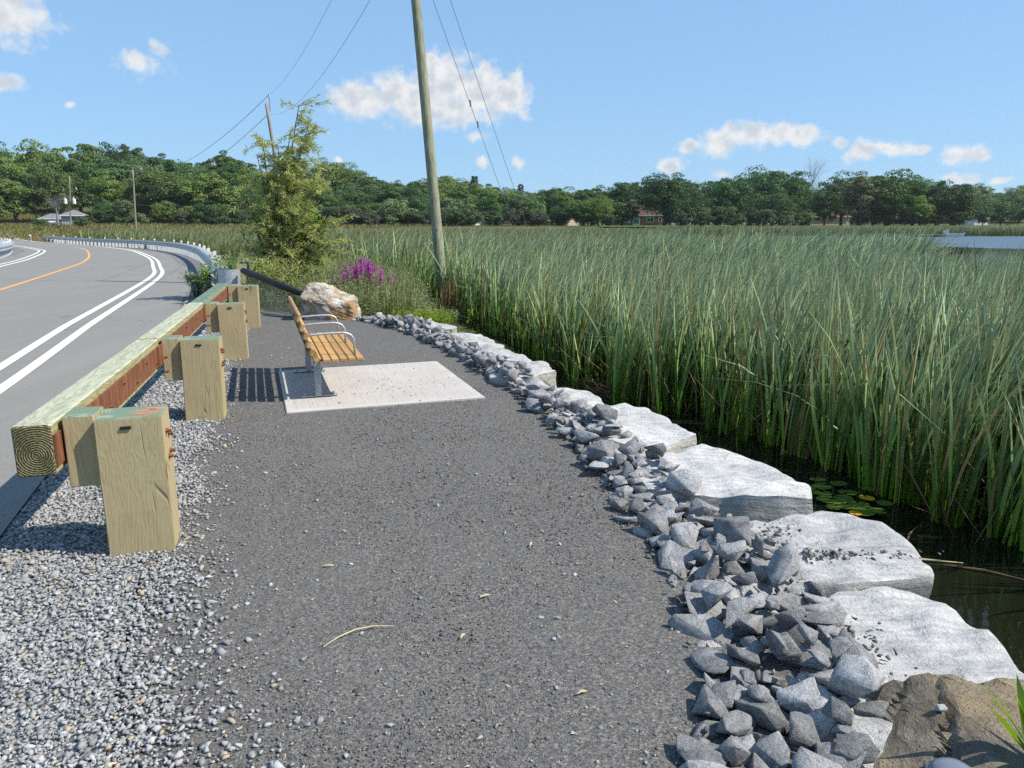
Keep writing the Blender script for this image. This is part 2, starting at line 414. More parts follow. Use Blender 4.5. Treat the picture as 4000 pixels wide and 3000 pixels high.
def m_post():
    t = NT('treated_post_timber'); c = t.coord()
    oi = t.n('ObjectInfo').outputs['Random']
    offs = t.n('VectorMath', operation='ADD'); t.lk(c, offs.inputs[0])
    cmb = t.n('CombineXYZ'); t.lk(t.math('MULTIPLY', oi, 9.0), cmb.inputs[0]); t.lk(t.math('MULTIPLY', oi, 5.0), cmb.inputs[2]); t.lk(cmb.outputs[0], offs.inputs[1])
    mp = t.n('Mapping'); t.lk(offs.outputs[0], mp.inputs['Vector']); mp.inputs['Scale'].default_value = (1, 1, .16)
    g = t.noise(mp.outputs[0], 5.5, 4, .55, .9)
    lines = t.mr(t.math('SINE', t.math('MULTIPLY', g, 95)), -1, 1)
    fibm = t.n('Mapping'); t.lk(offs.outputs[0], fibm.inputs['Vector']); fibm.inputs['Scale'].default_value = (9, 9, .5)
    fib = t.noise(fibm.outputs[0], 14, 4, .65)
    col = t.mix(t.math('MULTIPLY', t.math('POWER', lines, 2.0), .28), (.42, .34, .195), (.27, .2, .1))
    col = t.mix(t.mr(t.noise(offs.outputs[0], 3.5, 3, .6), .4, .7, 0, .45), col, (.35, .32, .195))
    col = t.mix(t.mr(fib, .45, .8, 0, .35), col, (.28, .21, .115))
    knot = t.n('TexVoronoi', feature='F1'); t.lk(mp.outputs[0], knot.inputs['Vector']); knot.inputs['Scale'].default_value = 4.5
    col = t.mix(t.mr(knot.outputs['Distance'], .04, .1, .75, 0), col, (.14, .075, .03))
    crack = t.n('Mapping'); t.lk(offs.outputs[0], crack.inputs['Vector']); crack.inputs['Scale'].default_value = (1, 1, .06)
    ck = t.n('TexVoronoi', feature='DISTANCE_TO_EDGE'); t.lk(crack.outputs[0], ck.inputs['Vector']); ck.inputs['Scale'].default_value = 13
    ckm = t.math('MULTIPLY', t.mr(ck.outputs['Distance'], 0, .014, 1, 0), t.mr(t.noise(offs.outputs[0], 4, 2, .5), .5, .6))
    col = t.mix(t.math('MULTIPLY', ckm, .5), col, (.09, .065, .04))
    # end grain on the sawn top
    sp = t.n('SeparateXYZ'); t.lk(c, sp.inputs[0])
    rx = t.math('MULTIPLY', t.math('SUBTRACT', sp.outputs[0], .05), 1.0); ry = t.math('ADD', sp.outputs[1], .03)
    rr = t.math('SQRT', t.math('ADD', t.math('MULTIPLY', rx, rx), t.math('MULTIPLY', ry, ry)))
    rr = t.math('ADD', rr, t.math('MULTIPLY', t.noise(c, 8, 3, .5), .03))
    rings = t.mr(t.math('SINE', t.math('MULTIPLY', rr, 420)), -1, 1)
    top = t.mix(t.math('MULTIPLY', rings, .75), (.10, .155, .11), (.235, .3, .215))
    top = t.mix(t.mr(t.noise(c, 9, 3, .5), .5, .68, 0, .6), top, (.36, .41, .3))
    nz = t.n('SeparateXYZ'); t.lk(t.n('TexCoord').outputs['Normal'], nz.inputs[0])
    isup = t.math('GREATER_THAN', nz.outputs['Z'], .6)
    col = t.mix(isup, col, top)
    t.color(col).rough(.8).spec(.2).bump(lines, .2, .003).bump(fib, .3, .003).bump(t.math('MULTIPLY', ckm, -1.0), .45, .008); return t.m
def m_beam(name, pale, mid, dark, side):
    t = NT(name); c = t.coord()
    mp = t.coord(scale=(.22, 1.6, 1.6))
    g = t.noise(mp, 4.2, 4, .55, 1.3)
    lines = t.mr(t.math('SINE', t.math('MULTIPLY', g, 60)), -1, 1)
    fib = t.noise(t.coord(scale=(.6, 10, 10)), 14, 4, .65)
    col = t.mix(t.math('POWER', lines, 2.0), pale, mid)
    col = t.mix(t.mr(fib, .5, .8, 0, .5), col, dark)
    nz = t.n('SeparateXYZ'); t.lk(t.n('TexCoord').outputs['Normal'], nz.inputs[0])
    scol = t.mix(t.math('MULTIPLY', t.math('POWER', lines, 2.), .7), side, tuple(q * .5 for q in side))
    scol = t.mix(t.mr(fib, .45, .8, 0, .5), scol, tuple(q * .45 for q in side))
    col = t.mix(t.math('GREATER_THAN', nz.outputs['Z'], .6), scol, col)
    # end grain
    sp = t.n('SeparateXYZ'); t.lk(c, sp.inputs[0])
    ry = t.math('ADD', sp.outputs[1], .012); rz = t.math('ADD', sp.outputs[2], .02)
    rr = t.math('SQRT', t.math('ADD', t.math('MULTIPLY', ry, ry), t.math('MULTIPLY', rz, rz)))
    rr = t.math('ADD', rr, t.math('MULTIPLY', t.noise(c, 30, 4, .6), .012))
    rings = t.mr(t.math('SINE', t.math('MULTIPLY', rr, 560)), -1, 1)
    rough = t.noise(c, 70, 4, .7)
    ecol = t.mix(t.math('MULTIPLY', rings, .8), (.07, .06, .03), (.34, .32, .17))
    ecol = t.mix(t.mr(rough, .45, .65, 0, .7), ecol, (.06, .05, .025))
    isend = t.math('GREATER_THAN', t.math('ABSOLUTE', nz.outputs['X']), .7)
    col = t.mix(isend, col, ecol)
    t.color(col).rough(.8).spec(.2).bump(lines, .3, .004).bump(fib, .3, .003).bump(t.math('MULTIPLY', t.math('MULTIPLY', isend, t.math('ADD', rings, rough)), 1.0), .9, .008); return t.m
def m_bench_wood():
    t = NT('bench_wood'); c = t.coord(); oi = t.n('ObjectInfo').outputs['Random']
    g = t.noise(t.coord(scale=(.35, 6, 6)), 6, 5, .6, .8); fib = t.noise(t.coord(scale=(1, 16, 16)), 12, 4, .6)
    col = t.mix(t.mr(g, .35, .7), (.44, .28, .12), (.33, .19, .07))
    col = t.mix(t.mr(fib, .5, .8, 0, .4), col, (.25, .13, .045))
    h = t.n('HueSaturation'); t.lk(col, h.inputs['Color']); t.lk(t.mr(oi, 0, 1, .85, 1.2), h.inputs['Value'])
    t.color(h.outputs[0]).rough(.6).spec(.3).bump(g, .15, .003).bump(fib, .2, .001); return t.m
def m_rust():
    t = NT('weathering_steel'); c = t.coord()
    a = t.noise(t.coord(scale=(3, 3, .7)), 5, 6, .65); b = t.noise(c, 60, 4, .7)
    col = t.ramp(a, [(.3, (.09, .034, .02)), (.55, (.2, .078, .035)), (.75, (.31, .145, .068))])
    col = t.mix(t.mr(b, .5, .75, 0, .5), col, (.09, .03, .018))
    t.color(col).rough(.75).spec(.3).bump(b, .3, .002); return t.m
def m_galv(name='galvanised_steel', k=1.0):
    t = NT(name); c = t.coord()
    v = t.n('TexVoronoi', feature='F1'); t.lk(c, v.inputs['Vector']); v.inputs['Scale'].default_value = 45
    s_ = t.n('SeparateColor'); t.lk(v.outputs['Color'], s_.inputs[0]); n = t.noise(c, 4, 5, .6)
    col = t.mix(s_.outputs[0], (.33 * k, .36 * k, .39 * k), (.5 * k, .53 * k, .56 * k))
    col = t.mix(t.mr(n, .4, .7, 0, .6), col, (.42 * k, .44 * k, .46 * k))
    t.color(col).metal(.55).rough(t.mr(n, .3, .7, .38, .6)); return t.m
def m_concrete():
    t = NT('broomed_concrete'); c = t.coord()
    gr = t.noise(t.coord(scale=(.12, 26, 1)), 3.0, 4, .7); fine = t.noise(c, 90, 4, .7); big = t.noise(c, 2.2, 5, .6)
    sp = t.n('SeparateXYZ'); t.lk(c, sp.inputs[0])
    ex = t.math('SUBTRACT', .93, t.math('ABSOLUTE', sp.outputs[0])); ey = t.math('SUBTRACT', .84, t.math('ABSOLUTE', sp.outputs[1]))
    inner = t.math('MULTIPLY', t.math('GREATER_THAN', ex, 0), t.math('GREATER_THAN', ey, 0))
    col = t.ramp(big, [(.3, (.40, .372, .345)), (.7, (.475, .447, .42))])
    col = t.mix(t.math('MULTIPLY', inner, t.mr(gr, .5, .75, 0, .45)), col, (.27, .248, .232))
    col = t.mix(t.mr(fine, .58, .75, 0, .35), col, (.3, .28, .27))
    t.color(col).rough(.9).spec(.2).bump(t.math('MULTIPLY', gr, inner), .7, .012).bump(fine, .3, .002); return t.m
def m_leaf(name, col, trans=.35, vamt=.4, hamt=.025, rough=.5, spec=.35, objcol=False, tint2=None):
    t = NT(name)
    base = col
    if objcol: base = t.n('ObjectInfo').outputs['Color']
    c = hsv_island(t, base, vamt, hamt)
    if tint2:
        g = t.n('NewGeometry').outputs['Random Per Island']
        c = t.mix(t.mr(t.math('FRACT', t.math('MULTIPLY', g, 13.7)), tint2[1], 1, 0, 1), c, tint2[0])
    t.color(c).rough(rough).spec(spec)
    tr = t.n('BsdfTranslucent')
    h = t.n('HueSaturation'); t.lk(c, h.inputs['Color']); h.inputs['Saturation'].default_value = 1.15; h.inputs['Value'].default_value = 1.25; t.lk(h.outputs[0], tr.inputs['Color'])
    mx = t.n('MixShader'); mx.inputs[0].default_value = trans
    t.lk(t.b.outputs[0], mx.inputs[1]); t.lk(tr.outputs[0], mx.inputs[2]); t.lk(mx.outputs[0], t.out.inputs[0]); return t.m
def m_reed(name, low, high, dry=.06):
    t = NT(name)
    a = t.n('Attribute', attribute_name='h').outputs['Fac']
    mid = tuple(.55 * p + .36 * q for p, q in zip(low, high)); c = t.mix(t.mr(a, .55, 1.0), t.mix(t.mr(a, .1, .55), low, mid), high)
    c = hsv_island(t, c, .55, .022)
    g = t.n('NewGeometry').outputs['Random Per Island']
    g2 = t.math('FRACT', t.math('MULTIPLY', g, 29.3))
    tipdry = t.math('MULTIPLY', t.mr(a, .86, 1.0), t.math('GREATER_THAN', t.math('FRACT', t.math('MULTIPLY', g, 17.7)), .55))
    c = t.mix(t.math('MULTIPLY', tipdry, .7), c, (.36, .29, .13))
    c = t.mix(t.math('GREATER_THAN', g2, 1 - dry), c, (.3, .22, .09))
    t.color(c).rough(.45).spec(.4)
    tr = t.n('BsdfTranslucent'); t.lk(c, tr.inputs['Color'])
    mx = t.n('MixShader'); mx.inputs[0].default_value = .15
    t.lk(t.b.outputs[0], mx.inputs[1]); t.lk(tr.outputs[0], mx.inputs[2]); t.lk(mx.outputs[0], t.out.inputs[0]); return t.m
def m_water():
    t = NT('marsh_water'); c = t.coord()
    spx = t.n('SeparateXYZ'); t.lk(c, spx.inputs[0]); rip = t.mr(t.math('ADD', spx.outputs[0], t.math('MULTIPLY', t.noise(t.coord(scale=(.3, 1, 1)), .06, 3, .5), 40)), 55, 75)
    t.color(t.mix(rip, (.008, .010, .005), (.07, .10, .13))).rough(t.mr(rip, 0, 1, .03, .45)).spec(.5); t.b.inputs['IOR'].default_value = 1.33  # rippled part: bluish body colour, lifted to paint in the reflected sky
    t.bump(t.noise(t.coord(scale=(1, 2.2, 1)), 2.2, 3, .5), .05, .05).bump(t.noise(c, 9, 3, .5), .04, .02); return t.m
def m_bark(name, a, b, sc=(8, 8, .8)):
    t = NT(name); c = t.coord(scale=sc)
    n = t.noise(c, 3, 6, .65, .4); n2 = t.noise(t.coord(), 1.2, 3, .5)
    col = t.ramp(n, [(.3, a), (.7, b)])
    col = t.mix(t.mr(n2, .4, .7, 0, .35), col, tuple(q * .7 for q in b))
    t.color(col).rough(.88).spec(.15).bump(n, .6, .015); return t.m
def m_plain(name, col, rough=.7, metal=0., nz=.12, scale=12, spec=.4):
    t = NT(name); c = t.coord(); n = t.noise(c, scale, 5, .6)
    t.color(t.mix(n, tuple(q * (1 - nz) for q in col), tuple(min(1, q * (1 + nz)) for q in col))).rough(rough).metal(metal).spec(spec).bump(n, .08, .005); return t.m
def m_ground():
    t = NT('marsh_ground'); c = t.coord()
    a = t.noise(c, .05, 5, .6); b = t.noise(c, 2.5, 5, .65)
    col = t.ramp(b, [(.3, (.04, .05, .018)), (.7, (.10, .115, .04))])
    col = t.mix(t.mr(a, .4, .65, 0, .6), col, (.13, .12, .05))
    t.color(col).rough(.95).spec(.1).bump(b, .5, .05); return t.m
def m_lawn():
    t = NT('lawn'); c = t.coord(); b = t.noise(c, 1.3, 5, .65)
    t.color(t.ramp(b, [(.3, (.07, .13, .025)), (.7, (.12, .19, .045))])).rough(.95).spec(.1).bump(b, .4, .04); return t.m
def m_shingle(name, a, b):
    t = NT(name); c = t.coord(); n = t.noise(c, 6, 5, .7); br = t.noise(c, 1.2, 4, .6)
    t.color(t.mix(br, t.mix(n, a, b), a)).rough(.9).spec(.15).bump(n, .3, .02); return t.m
def m_brick():
    t = NT('red_brick'); c = t.coord(rot=(R(90), 0, 0))
    b = t.n('TexBrick'); t.lk(c, b.inputs['Vector']); b.inputs['Scale'].default_value = 4
    b.inputs['Color1'].default_value = (.2, .055, .032, 1); b.inputs['Color2'].default_value = (.28, .085, .05, 1); b.inputs['Mortar'].default_value = (.3, .26, .22, 1)
    t.color(b.outputs['Color']).rough(.9); return t.m
def m_glass():
    t = NT('window_glass'); t.color((.03, .04, .05)).rough(.06).spec(.6); return t.m

M['asphalt'] = m_asphalt(); M['white_line'] = m_paint('white_road_paint', (.72, .70, .62)); M['yellow_line'] = m_paint('yellow_road_paint', (.66, .33, .075))
M['path'] = m_path(); M['gravel_bed'] = m_gravelbed()
M['gravel'] = m_stone('crushed_gravel', (.21, .215, .222), (.38, .384, .388), 25, (.36, .3, .22))
M['grit'] = m_stone('dark_grit', (.085, .083, .081), (.19, .184, .177), 30, (.3, .25, .2))
M['riprap'] = m_riprap(); M['riprap_far'] = m_stone('far_riprap', (.10, .105, .12), (.34, .34, .345), 9); M['slab'] = m_slab(); M['boulder_near'] = m_boulder_near(); M['boulder_far'] = m_boulder_far()
M['post'] = m_post(); M['beam'] = m_beam('pale_green_beam', (.42, .435, .335), (.285, .3, .205), (.19, .19, .12), (.36, .33, .17))
M['beam_green'] = m_beam('mossy_green_beam', (.155, .225, .165), (.09, .15, .105), (.07, .10, .07), (.3, .29, .17))
M['bench_wood'] = m_bench_wood(); M['rust'] = m_rust(); M['galv'] = m_galv(); M['galv_dull'] = m_galv('dull_galvanised_steel', .8)
M['galv_post'] = m_plain('zinc_post', (.5, .53, .55), .55, .1, .12, 5); M['concrete'] = m_concrete(); M['water'] = m_water(); M['ground'] = m_ground(); M['lawn'] = m_lawn()
M['reed'] = m_reed('cattail_blade', (.12, .245, .015), (.335, .395, .225), .06); M['reed_far'] = m_reed('cattail_blade_far', (.10, .14, .03), (.27, .31, .14), .1)  # glaucous cattail tips, with sun highlights painted into their pale colour
M['field_grass'] = m_reed('field_grass_blade', (.16, .13, .045), (.2, .23, .07), .2)
M['dead_reed'] = m_plain('dead_reed_straw', (.17, .11, .055), .9, 0, .3)
M['crown'] = m_leaf('broad_leaf_crown', (.06, .1, .03), .28, .42, .02, .55, .3, objcol=True)
M['needle'] = m_leaf('pine_needle_crown', (.03, .06, .03), .15, .35, .015, .6, .2, objcol=True)
M['willow'] = m_leaf('willow_leaf', (.40, .43, .155), .45, .45, .025, .45, .4, tint2=((.34, .37, .2), .7))
M['grape'] = m_leaf('bright_vine_leaf', (.13, .24, .025), .45, .35, .02, .45, .35)
M['weed'] = m_leaf('grey_green_weed_leaf', (.21, .25, .11), .3, .4, .03, .55, .3, tint2=((.26, .29, .17), .72))
M['duck'] = m_leaf('floating_algae', (.16, .17, .03), .1, .35, .03, .5, .3)
M['lime'] = m_leaf('lime_green_weed', (.2, .29, .03), .4, .3, .02, .5, .3)
M['drygrass'] = m_reed('dry_grass', (.16, .11, .045), (.24, .2, .085), .3)
M['purple'] = m_leaf('magenta_petal', (.56, .17, .5), .4, .3, .025, .6, .2)
M['lily'] = m_leaf('lily_pad_green', (.075, .135, .02), .1, .3, .02, .3, .5); M['lily_yellow'] = m_leaf('lily_pad_yellow', (.6, .36, .02), .1, .2, .02, .4, .4)
M['pole'] = m_bark('weathered_pole_wood', (.14, .14, .09), (.36, .36, .255), (7, 7, .5)); M['pole_far'] = m_bark('grey_pole_wood', (.17, .16, .12), (.34, .32, .25))
M['bark'] = m_bark('tree_bark', (.035, .03, .024), (.11, .095, .075)); M['dead_bark'] = m_bark('bleached_dead_wood', (.16, .15, .14), (.3, .28, .26)); M['twig'] = m_bark('brown_twig', (.07, .042, .028), (.16, .10, .07))
M['black'] = m_plain('black_foam', (.012, .012, .013), .55); M['net'] = m_plain('dark_green_mesh', (.09, .12, .095), .6)
M['white'] = m_plain('white_paint', (.72, .72, .70), .5, 0, .06); M['wire'] = m_plain('grey_cable', (.16, .17, .19), .5); M['black_wire'] = m_plain('dark_cable', (.05, .05, .055), .5)
M['grey_roof'] = m_shingle('grey_shingle', (.16, .165, .18), (.24, .245, .26)); M['brown_roof'] = m_shingle('brown_shingle', (.10, .06, .048), (.15, .092, .072))
M['brick'] = m_brick(); M['siding'] = m_plain('grey_siding', (.34, .34, .34), .7); M['beige'] = m_plain('beige_siding', (.5, .42, .33), .7); M['glass'] = m_glass()
M['blue'] = m_plain('blue_cloth', (.12, .3, .6), .8); M['dock'] = m_plain('grey_dock_board', (.22, .19, .16), .85, 0, .3); M['straw'] = m_plain('dry_straw', (.55, .45, .27), .8)
M['orange'] = m_plain('orange_marking_paint', (.6, .2, .12), .7); M['pedestal'] = m_plain('green_pedestal', (.2, .3, .27), .6); M['dark'] = m_plain('dark_gap', (.012, .011, .01), .8)
M['dome'] = m_plain('smoky_plastic', (.2, .22, .26), .18, .25, .1, 5, .6)

# ------------------------------------------------------------------ plan curves (metres)
def catmull(P, n):
    P = np.array(P, float); Q = np.vstack([2 * P[0] - P[1], P, 2 * P[-1] - P[-2]])
    out = []
    for i in range(len(P) - 1):
        a, b, c, d = Q[i], Q[i + 1], Q[i + 2], Q[i + 3]
        t = np.linspace(0, 1, 24, endpoint=False)[:, None]
        out.append(.5 * (2 * b + (c - a) * t + (2 * a - 5 * b + 4 * c - d) * t ** 2 + (3 * b - a - 3 * c + d) * t ** 3))
    out.append(P[-1:]); C = np.vstack(out)
    s = np.concatenate([[0], np.cumsum(np.linalg.norm(np.diff(C, axis=0), axis=1))])
    u = np.linspace(0, 1, n) ** 1.6 * s[-1]
    return np.column_stack([np.interp(u, s, C[:, 0]), np.interp(u, s, C[:, 1])])
def normals(C):
    T = np.gradient(C, axis=0); T /= np.linalg.norm(T, axis=1)[:, None]
    return np.column_stack([-T[:, 1], T[:, 0]])      # left
def zr(y):
    y = np.asarray(y, float)
    z = np.where(y < 12, 0, np.where(y < 80, -.010 * (y - 12), 0))
    t = np.clip((y - 80) / 70, 0, 1); t = t * t * (3 - 2 * t)
    return np.where(y >= 80, -.68 * (1 - t), z)
def strip(A, B, z, k=1):
    n = len(A); V = []; 
    for j in range(k + 1):
        f = j / k; P = A * (1 - f) + B * f
        V.append(np.column_stack([P, zr(P[:, 1]) + z]))
    V = np.vstack(V); i = np.arange(n - 1)
    F = np.vstack([np.column_stack([j * n + i, j * n + i + 1, (j + 1) * n + i + 1, (j + 1) * n + i]) for j in range(k)])
    return V, F[:, ::-1]
OUTER = [(-1.2,-6),(-2.9,.5),(-4.0,4.0),(-5.13,7.22),(-6.75,11.56),(-11.89,25.16),(-15.36,32.64),(-19.61,41.26),(-24.4,50.02),(-31.0,61.4),(-37.8,71),(-45,79.8),(-54.6,90),(-69.5,106),(-103,152),(-150,216)]
INNER = [(-1.65,-6),(-3.3,.5),(-4.45,4.0),(-5.55,7.35),(-7.17,11.7),(-12.25,25.3),(-15.75,32.8),(-19.98,41.4),(-24.8,50.2),(-31.4,61.6),(-38.2,71.3),(-45.3,80.1),(-54.95,90.3),(-69.9,106.3),(-103.4,152.2),(-150.5,216.2)]
YEL = [(-5.6,-6),(-7.3,3),(-9,8),(-11,13.5),(-13.5,19.6),(-17.57,28.9),(-21.69,37.9),(-27.4,48.6),(-36.4,64.0),(-44.2,75.2),(-57,88.6),(-72,104.2),(-105.6,150),(-152.6,214)]
LEFT = [(-9.0,-6),(-11.5,5),(-12.9,10),(-15.1,17),(-18.2,24.5),(-22.37,32.66),(-27.0,41.9),(-35.6,57.2),(-41.2,65.4),(-51.2,78.4),(-59.4,87.4),(-74.5,102.2),(-108.2,148),(-155.2,212)]
ASPR = [(-.1,-6),(-1.75,.6),(-2.68,3.6),(-3.03,4.5),(-5.73,12.4),(-7.39,16.6),(-8.6,19.8),(-10.61,24.84),(-12.91,30.04),(-16.65,37.2),(-22.2,48.4),(-27.6,57.9),(-34.5,68),(-43,78.4),(-53,88.8),(-68,105),(-101.5,151),(-148.5,215)]
RAIL = [(-6.1,15.3),(-9.0,22.4),(-11.6,28.3),(-15.8,37.6),(-21.2,48.4),(-26.6,57.8),(-33.6,68),(-42,78),(-50.5,86.5),(-60,96.5)]
LRAIL = [(-19.6,24.6),(-23.2,32),(-26.9,39),(-30.6,45.6),(-35.4,53.3),(-42.3,63.6),(-52,76)]
NC = 170
cO, cI, cY, cL, cA = [catmull(p, NC) for p in (OUTER, INNER, YEL, LEFT, ASPR)]
nL = normals(cL); cLe = cL + nL * 1.35

def sheet(name, A, B, z, mat, label, cat, k=1):
    V, F = strip(A, B, z, k); o = obj(name, mesh_np(name, V, F), mat); tag(o, label, cat, kind='structure'); return o
sheet('road', cLe, cA, .02, M['asphalt'], 'grey asphalt road curving away to the left', 'road', 6)
def line(name, C, w, mat, label, n0=0):
    n = normals(C); V, F = strip(C + n * w / 2, C - n * w / 2, .026)
    tag(obj(name, mesh_np(name, V, F), mat), label, 'road marking', kind='structure')
line('lane_line', cO, .13, M['white_line'], 'outer white edge line nearest the timber guard rail')
line('lane_line', cI, .13, M['white_line'], 'inner white edge line beside the right traffic lane')
line('centre_line', cY, .13, M['yellow_line'], 'yellow centre line along the middle of the road')
line('lane_line', cL, .13, M['white_line'], 'inner white edge line along the far left lane')
line('lane_line', cL + nL * .38, .12, M['white_line'], 'outer white edge line on the far left side')

# shore (land to the left of it), path edge
SHORE = np.array([(3.4,-6),(2.35,1),(2.05,2.6),(2.05,3.4),(1.75,4.6),(1.35,5.7),(.85,7),(.42,8.2),(-.15,9.9),(-.85,11.8),(-1.6,13.6),(-1.7,15),(-2.2,18),(-3.4,21.5),(-6,27),(-10,34),(-18,47),(-30,64),(-52,92),(-90,140)])
PATHR = np.array([(.75,-6),(.54,1),(.52,2),(.68,2.45),(.72,2.9),(.70,3.5),(.58,4.12),(.47,5.1),(.28,5.96),(.04,6.97),(-.23,7.84),(-.66,8.94),(-1.1,10),(-1.8,11.55),(-2.6,12.7),(-3.3,13.4)])
def sdist(P, line):
    """signed distance to a polyline, positive on its left"""
    P = np.asarray(P, float); best = np.full(len(P), 1e9); sgn = np.ones(len(P))
    for a, b in zip(line[:-1], line[1:]):
        d = b - a; t = np.clip(((P - a) @ d) / (d @ d), 0, 1); q = a + t[:, None] * d; r = P - q
        dd = np.hypot(r[:, 0], r[:, 1]); cr = d[0] * (P[:, 1] - a[1]) - d[1] * (P[:, 0] - a[0])
        m = dd < best - 1e-9; best[m] = dd[m]; sgn[m] = np.sign(cr[m])
    return best * sgn
def sstep(x, a, b):
    t = np.clip((x - a) / (b - a), 0, 1); return t * t * (3 - 2 * t)
WATER = -.45
def terrain(x, y):
    P = np.column_stack([x, y]); s = sdist(P, SHORE)
    az = np.degrees(np.arctan2(x, np.maximum(y, 1))); d = np.hypot(x, y)
    land = zr(y) - .14
    z = -1.0 + (land + 1.0) * sstep(s, -.9, .25)
    field = -.62 + .3 * sstep(d, 60, 160)
    leftfar = sstep(d, 38, 60) * (az < 12)
    roadside = sstep(-sdist(P, np.array(ASPR)) , 1.5, 6) * sstep(d, 18, 40)
    z = np.where((s < .25) | (roadside > 0), z * (1 - roadside) + np.minimum(z, field) * roadside, z)
    z = np.where((y > 38) & (s > 0) , np.minimum(z, land), z)
    z = np.maximum(z, np.where((az < 9) & (s < 0), -1.0 + (field + 1.0) * sstep(d, 120, 165), -9))
    far = sstep(d, 158, 205); z = z * (1 - far) + 1.05 * far
    ridge = np.interp(az, [-60, -16, -9, -2, 5, 12, 28, 33, 60], [11.5, 11, 6.5, 2.5, 0, 0, 0, 0, 0]) * sstep(d, 225, 345)
    ridge2 = np.interp(az, [24, 29, 50], [0, 8, 8]) * sstep(d, 480, 640) + np.interp(az, [-60, -5, 8], [14, 8, 0]) * sstep(d, 350, 700)
    return z + ridge + ridge2
def gz(x, y): return float(terrain(np.array([x]), np.array([y]))[0])
def axis(lo, hi, n, p):
    u = np.linspace(-1, 1, n); return np.where(u < 0, -np.abs(u) ** p * -lo, np.abs(u) ** p * hi)
gx = axis(-900, 900, 181, 2.6); gy = np.concatenate([np.linspace(-60, -4, 12), np.linspace(-3, 30, 72), 30 + np.linspace(0.02, 1, 110) ** 1.8 * 1400])
X, Y = np.meshgrid(gx, gy); Z = terrain(X.ravel(), Y.ravel())
nx, ny = len(gx), len(gy); ii, jj = np.meshgrid(np.arange(nx - 1), np.arange(ny - 1)); q = (jj * nx + ii).ravel()
o = obj('ground', mesh_np('ground', np.column_stack([X.ravel(), Y.ravel(), Z]), np.column_stack([q, q + 1, q + nx + 1, q + nx]), smooth=True), M['ground'])
tag(o, 'grassy marsh ground and wooded hillside reaching to the horizon', 'ground', kind='structure')
# water
WP = [(-4, -40), (600, -40), (600, 190), (8, 190), (-8, 75), (-5.5, 30), (-4, 15)]
o = obj('water', mesh_np('water', np.array([(x, y, WATER) for x, y in WP]), np.array([list(range(len(WP)))])), M['water'])
tag(o, 'dark still marsh water opening into a blue lake', 'water', kind='structure')
# lawn by the brick house
o = obj('lawn', mesh_np('lawn', np.array([(22, 186, .95), (62, 186, .95), (66, 232, 1.2), (24, 232, 1.2)]), np.array([[0, 1, 2, 3]])), M['lawn'])
tag(o, 'mown green lawn in front of the brick house', 'lawn', kind='structure')

# path + gravel shoulder
RD = Vector((-.27, .963, 0)).normalized(); RL = Vector((-.963, -.27, 0)).normalized()
P1 = Vector((-1.92, 3.62, 0))
def grav_edge(y): return np.interp(y, [-6, 0, 2, 3.5, 6.2, 9, 15], [.6, -.5, -1.12, -1.72, -2.62, -3.5, -5.2])
ys = np.concatenate([np.linspace(-6, 14.6, 60)])
aspx = np.interp(ys, cA[:, 1], cA[:, 0])
A_ = np.column_stack([aspx - .05, ys]); B_ = np.column_stack([grav_edge(ys), ys])
ysr = np.linspace(-6, 15.2, 80)
pr = np.interp(ysr, PATHR[:, 1], PATHR[:, 0]) + .55
pl = grav_edge(ysr) - .15
pl = np.where(ysr > 12.6, pl - (ysr - 12.6) * .3, pl); pr = np.where(ysr > 12.6, np.minimum(pr, -2.3 - (ysr - 12.6) * .75), pr)
V = []; K = 40; 
for f in np.linspace(0, 1, K + 1):
    x = pl * (1 - f) + pr * f
    zz = np.array([noise.noise((a * .8, b * .8, 3)) * .010 + noise.noise((a * 3, b * 3, 5)) * .005 for a, b in zip(x, ysr)])
    V.append(np.column_stack([x, ysr, zz + zr(ysr)]))
V = np.vstack(V); n = len(ysr); i = np.arange(n - 1)
F = np.vstack([np.column_stack([(j + 1) * n + i, (j + 1) * n + i + 1, j * n + i + 1, j * n + i]) for j in range(K)])
tag(obj('footpath', mesh_np('footpath', V, F, smooth=True), M['path']), 'dark crushed stone footpath between guard rail and rocks', 'path', kind='structure')
# shoulder follows the road to the far end of the rail
cR = catmull([(.35, -6), (-.88, 1), (-1.28, 2), (-1.9, 3.6), (-2.85, 6.6), (-4.0, 11), (-4.8, 14.2)] + [(x + .85, y - .1) for x, y in RAIL], 120)
cA2 = np.column_stack([np.interp(cR[:, 1], cA[:, 1], cA[:, 0]) - .06, cR[:, 1]])
sheet('gravel_shoulder', cA2, cR, .006, M['gravel_bed'], 'pale grey gravel shoulder between asphalt and guard rail', 'gravel', 3)
cLg = cLe + nL * 1.5
sheet('gravel_shoulder', cLg, cLe, .006, M['gravel_bed'], 'gravel verge along the far left side of the road', 'gravel', 1)

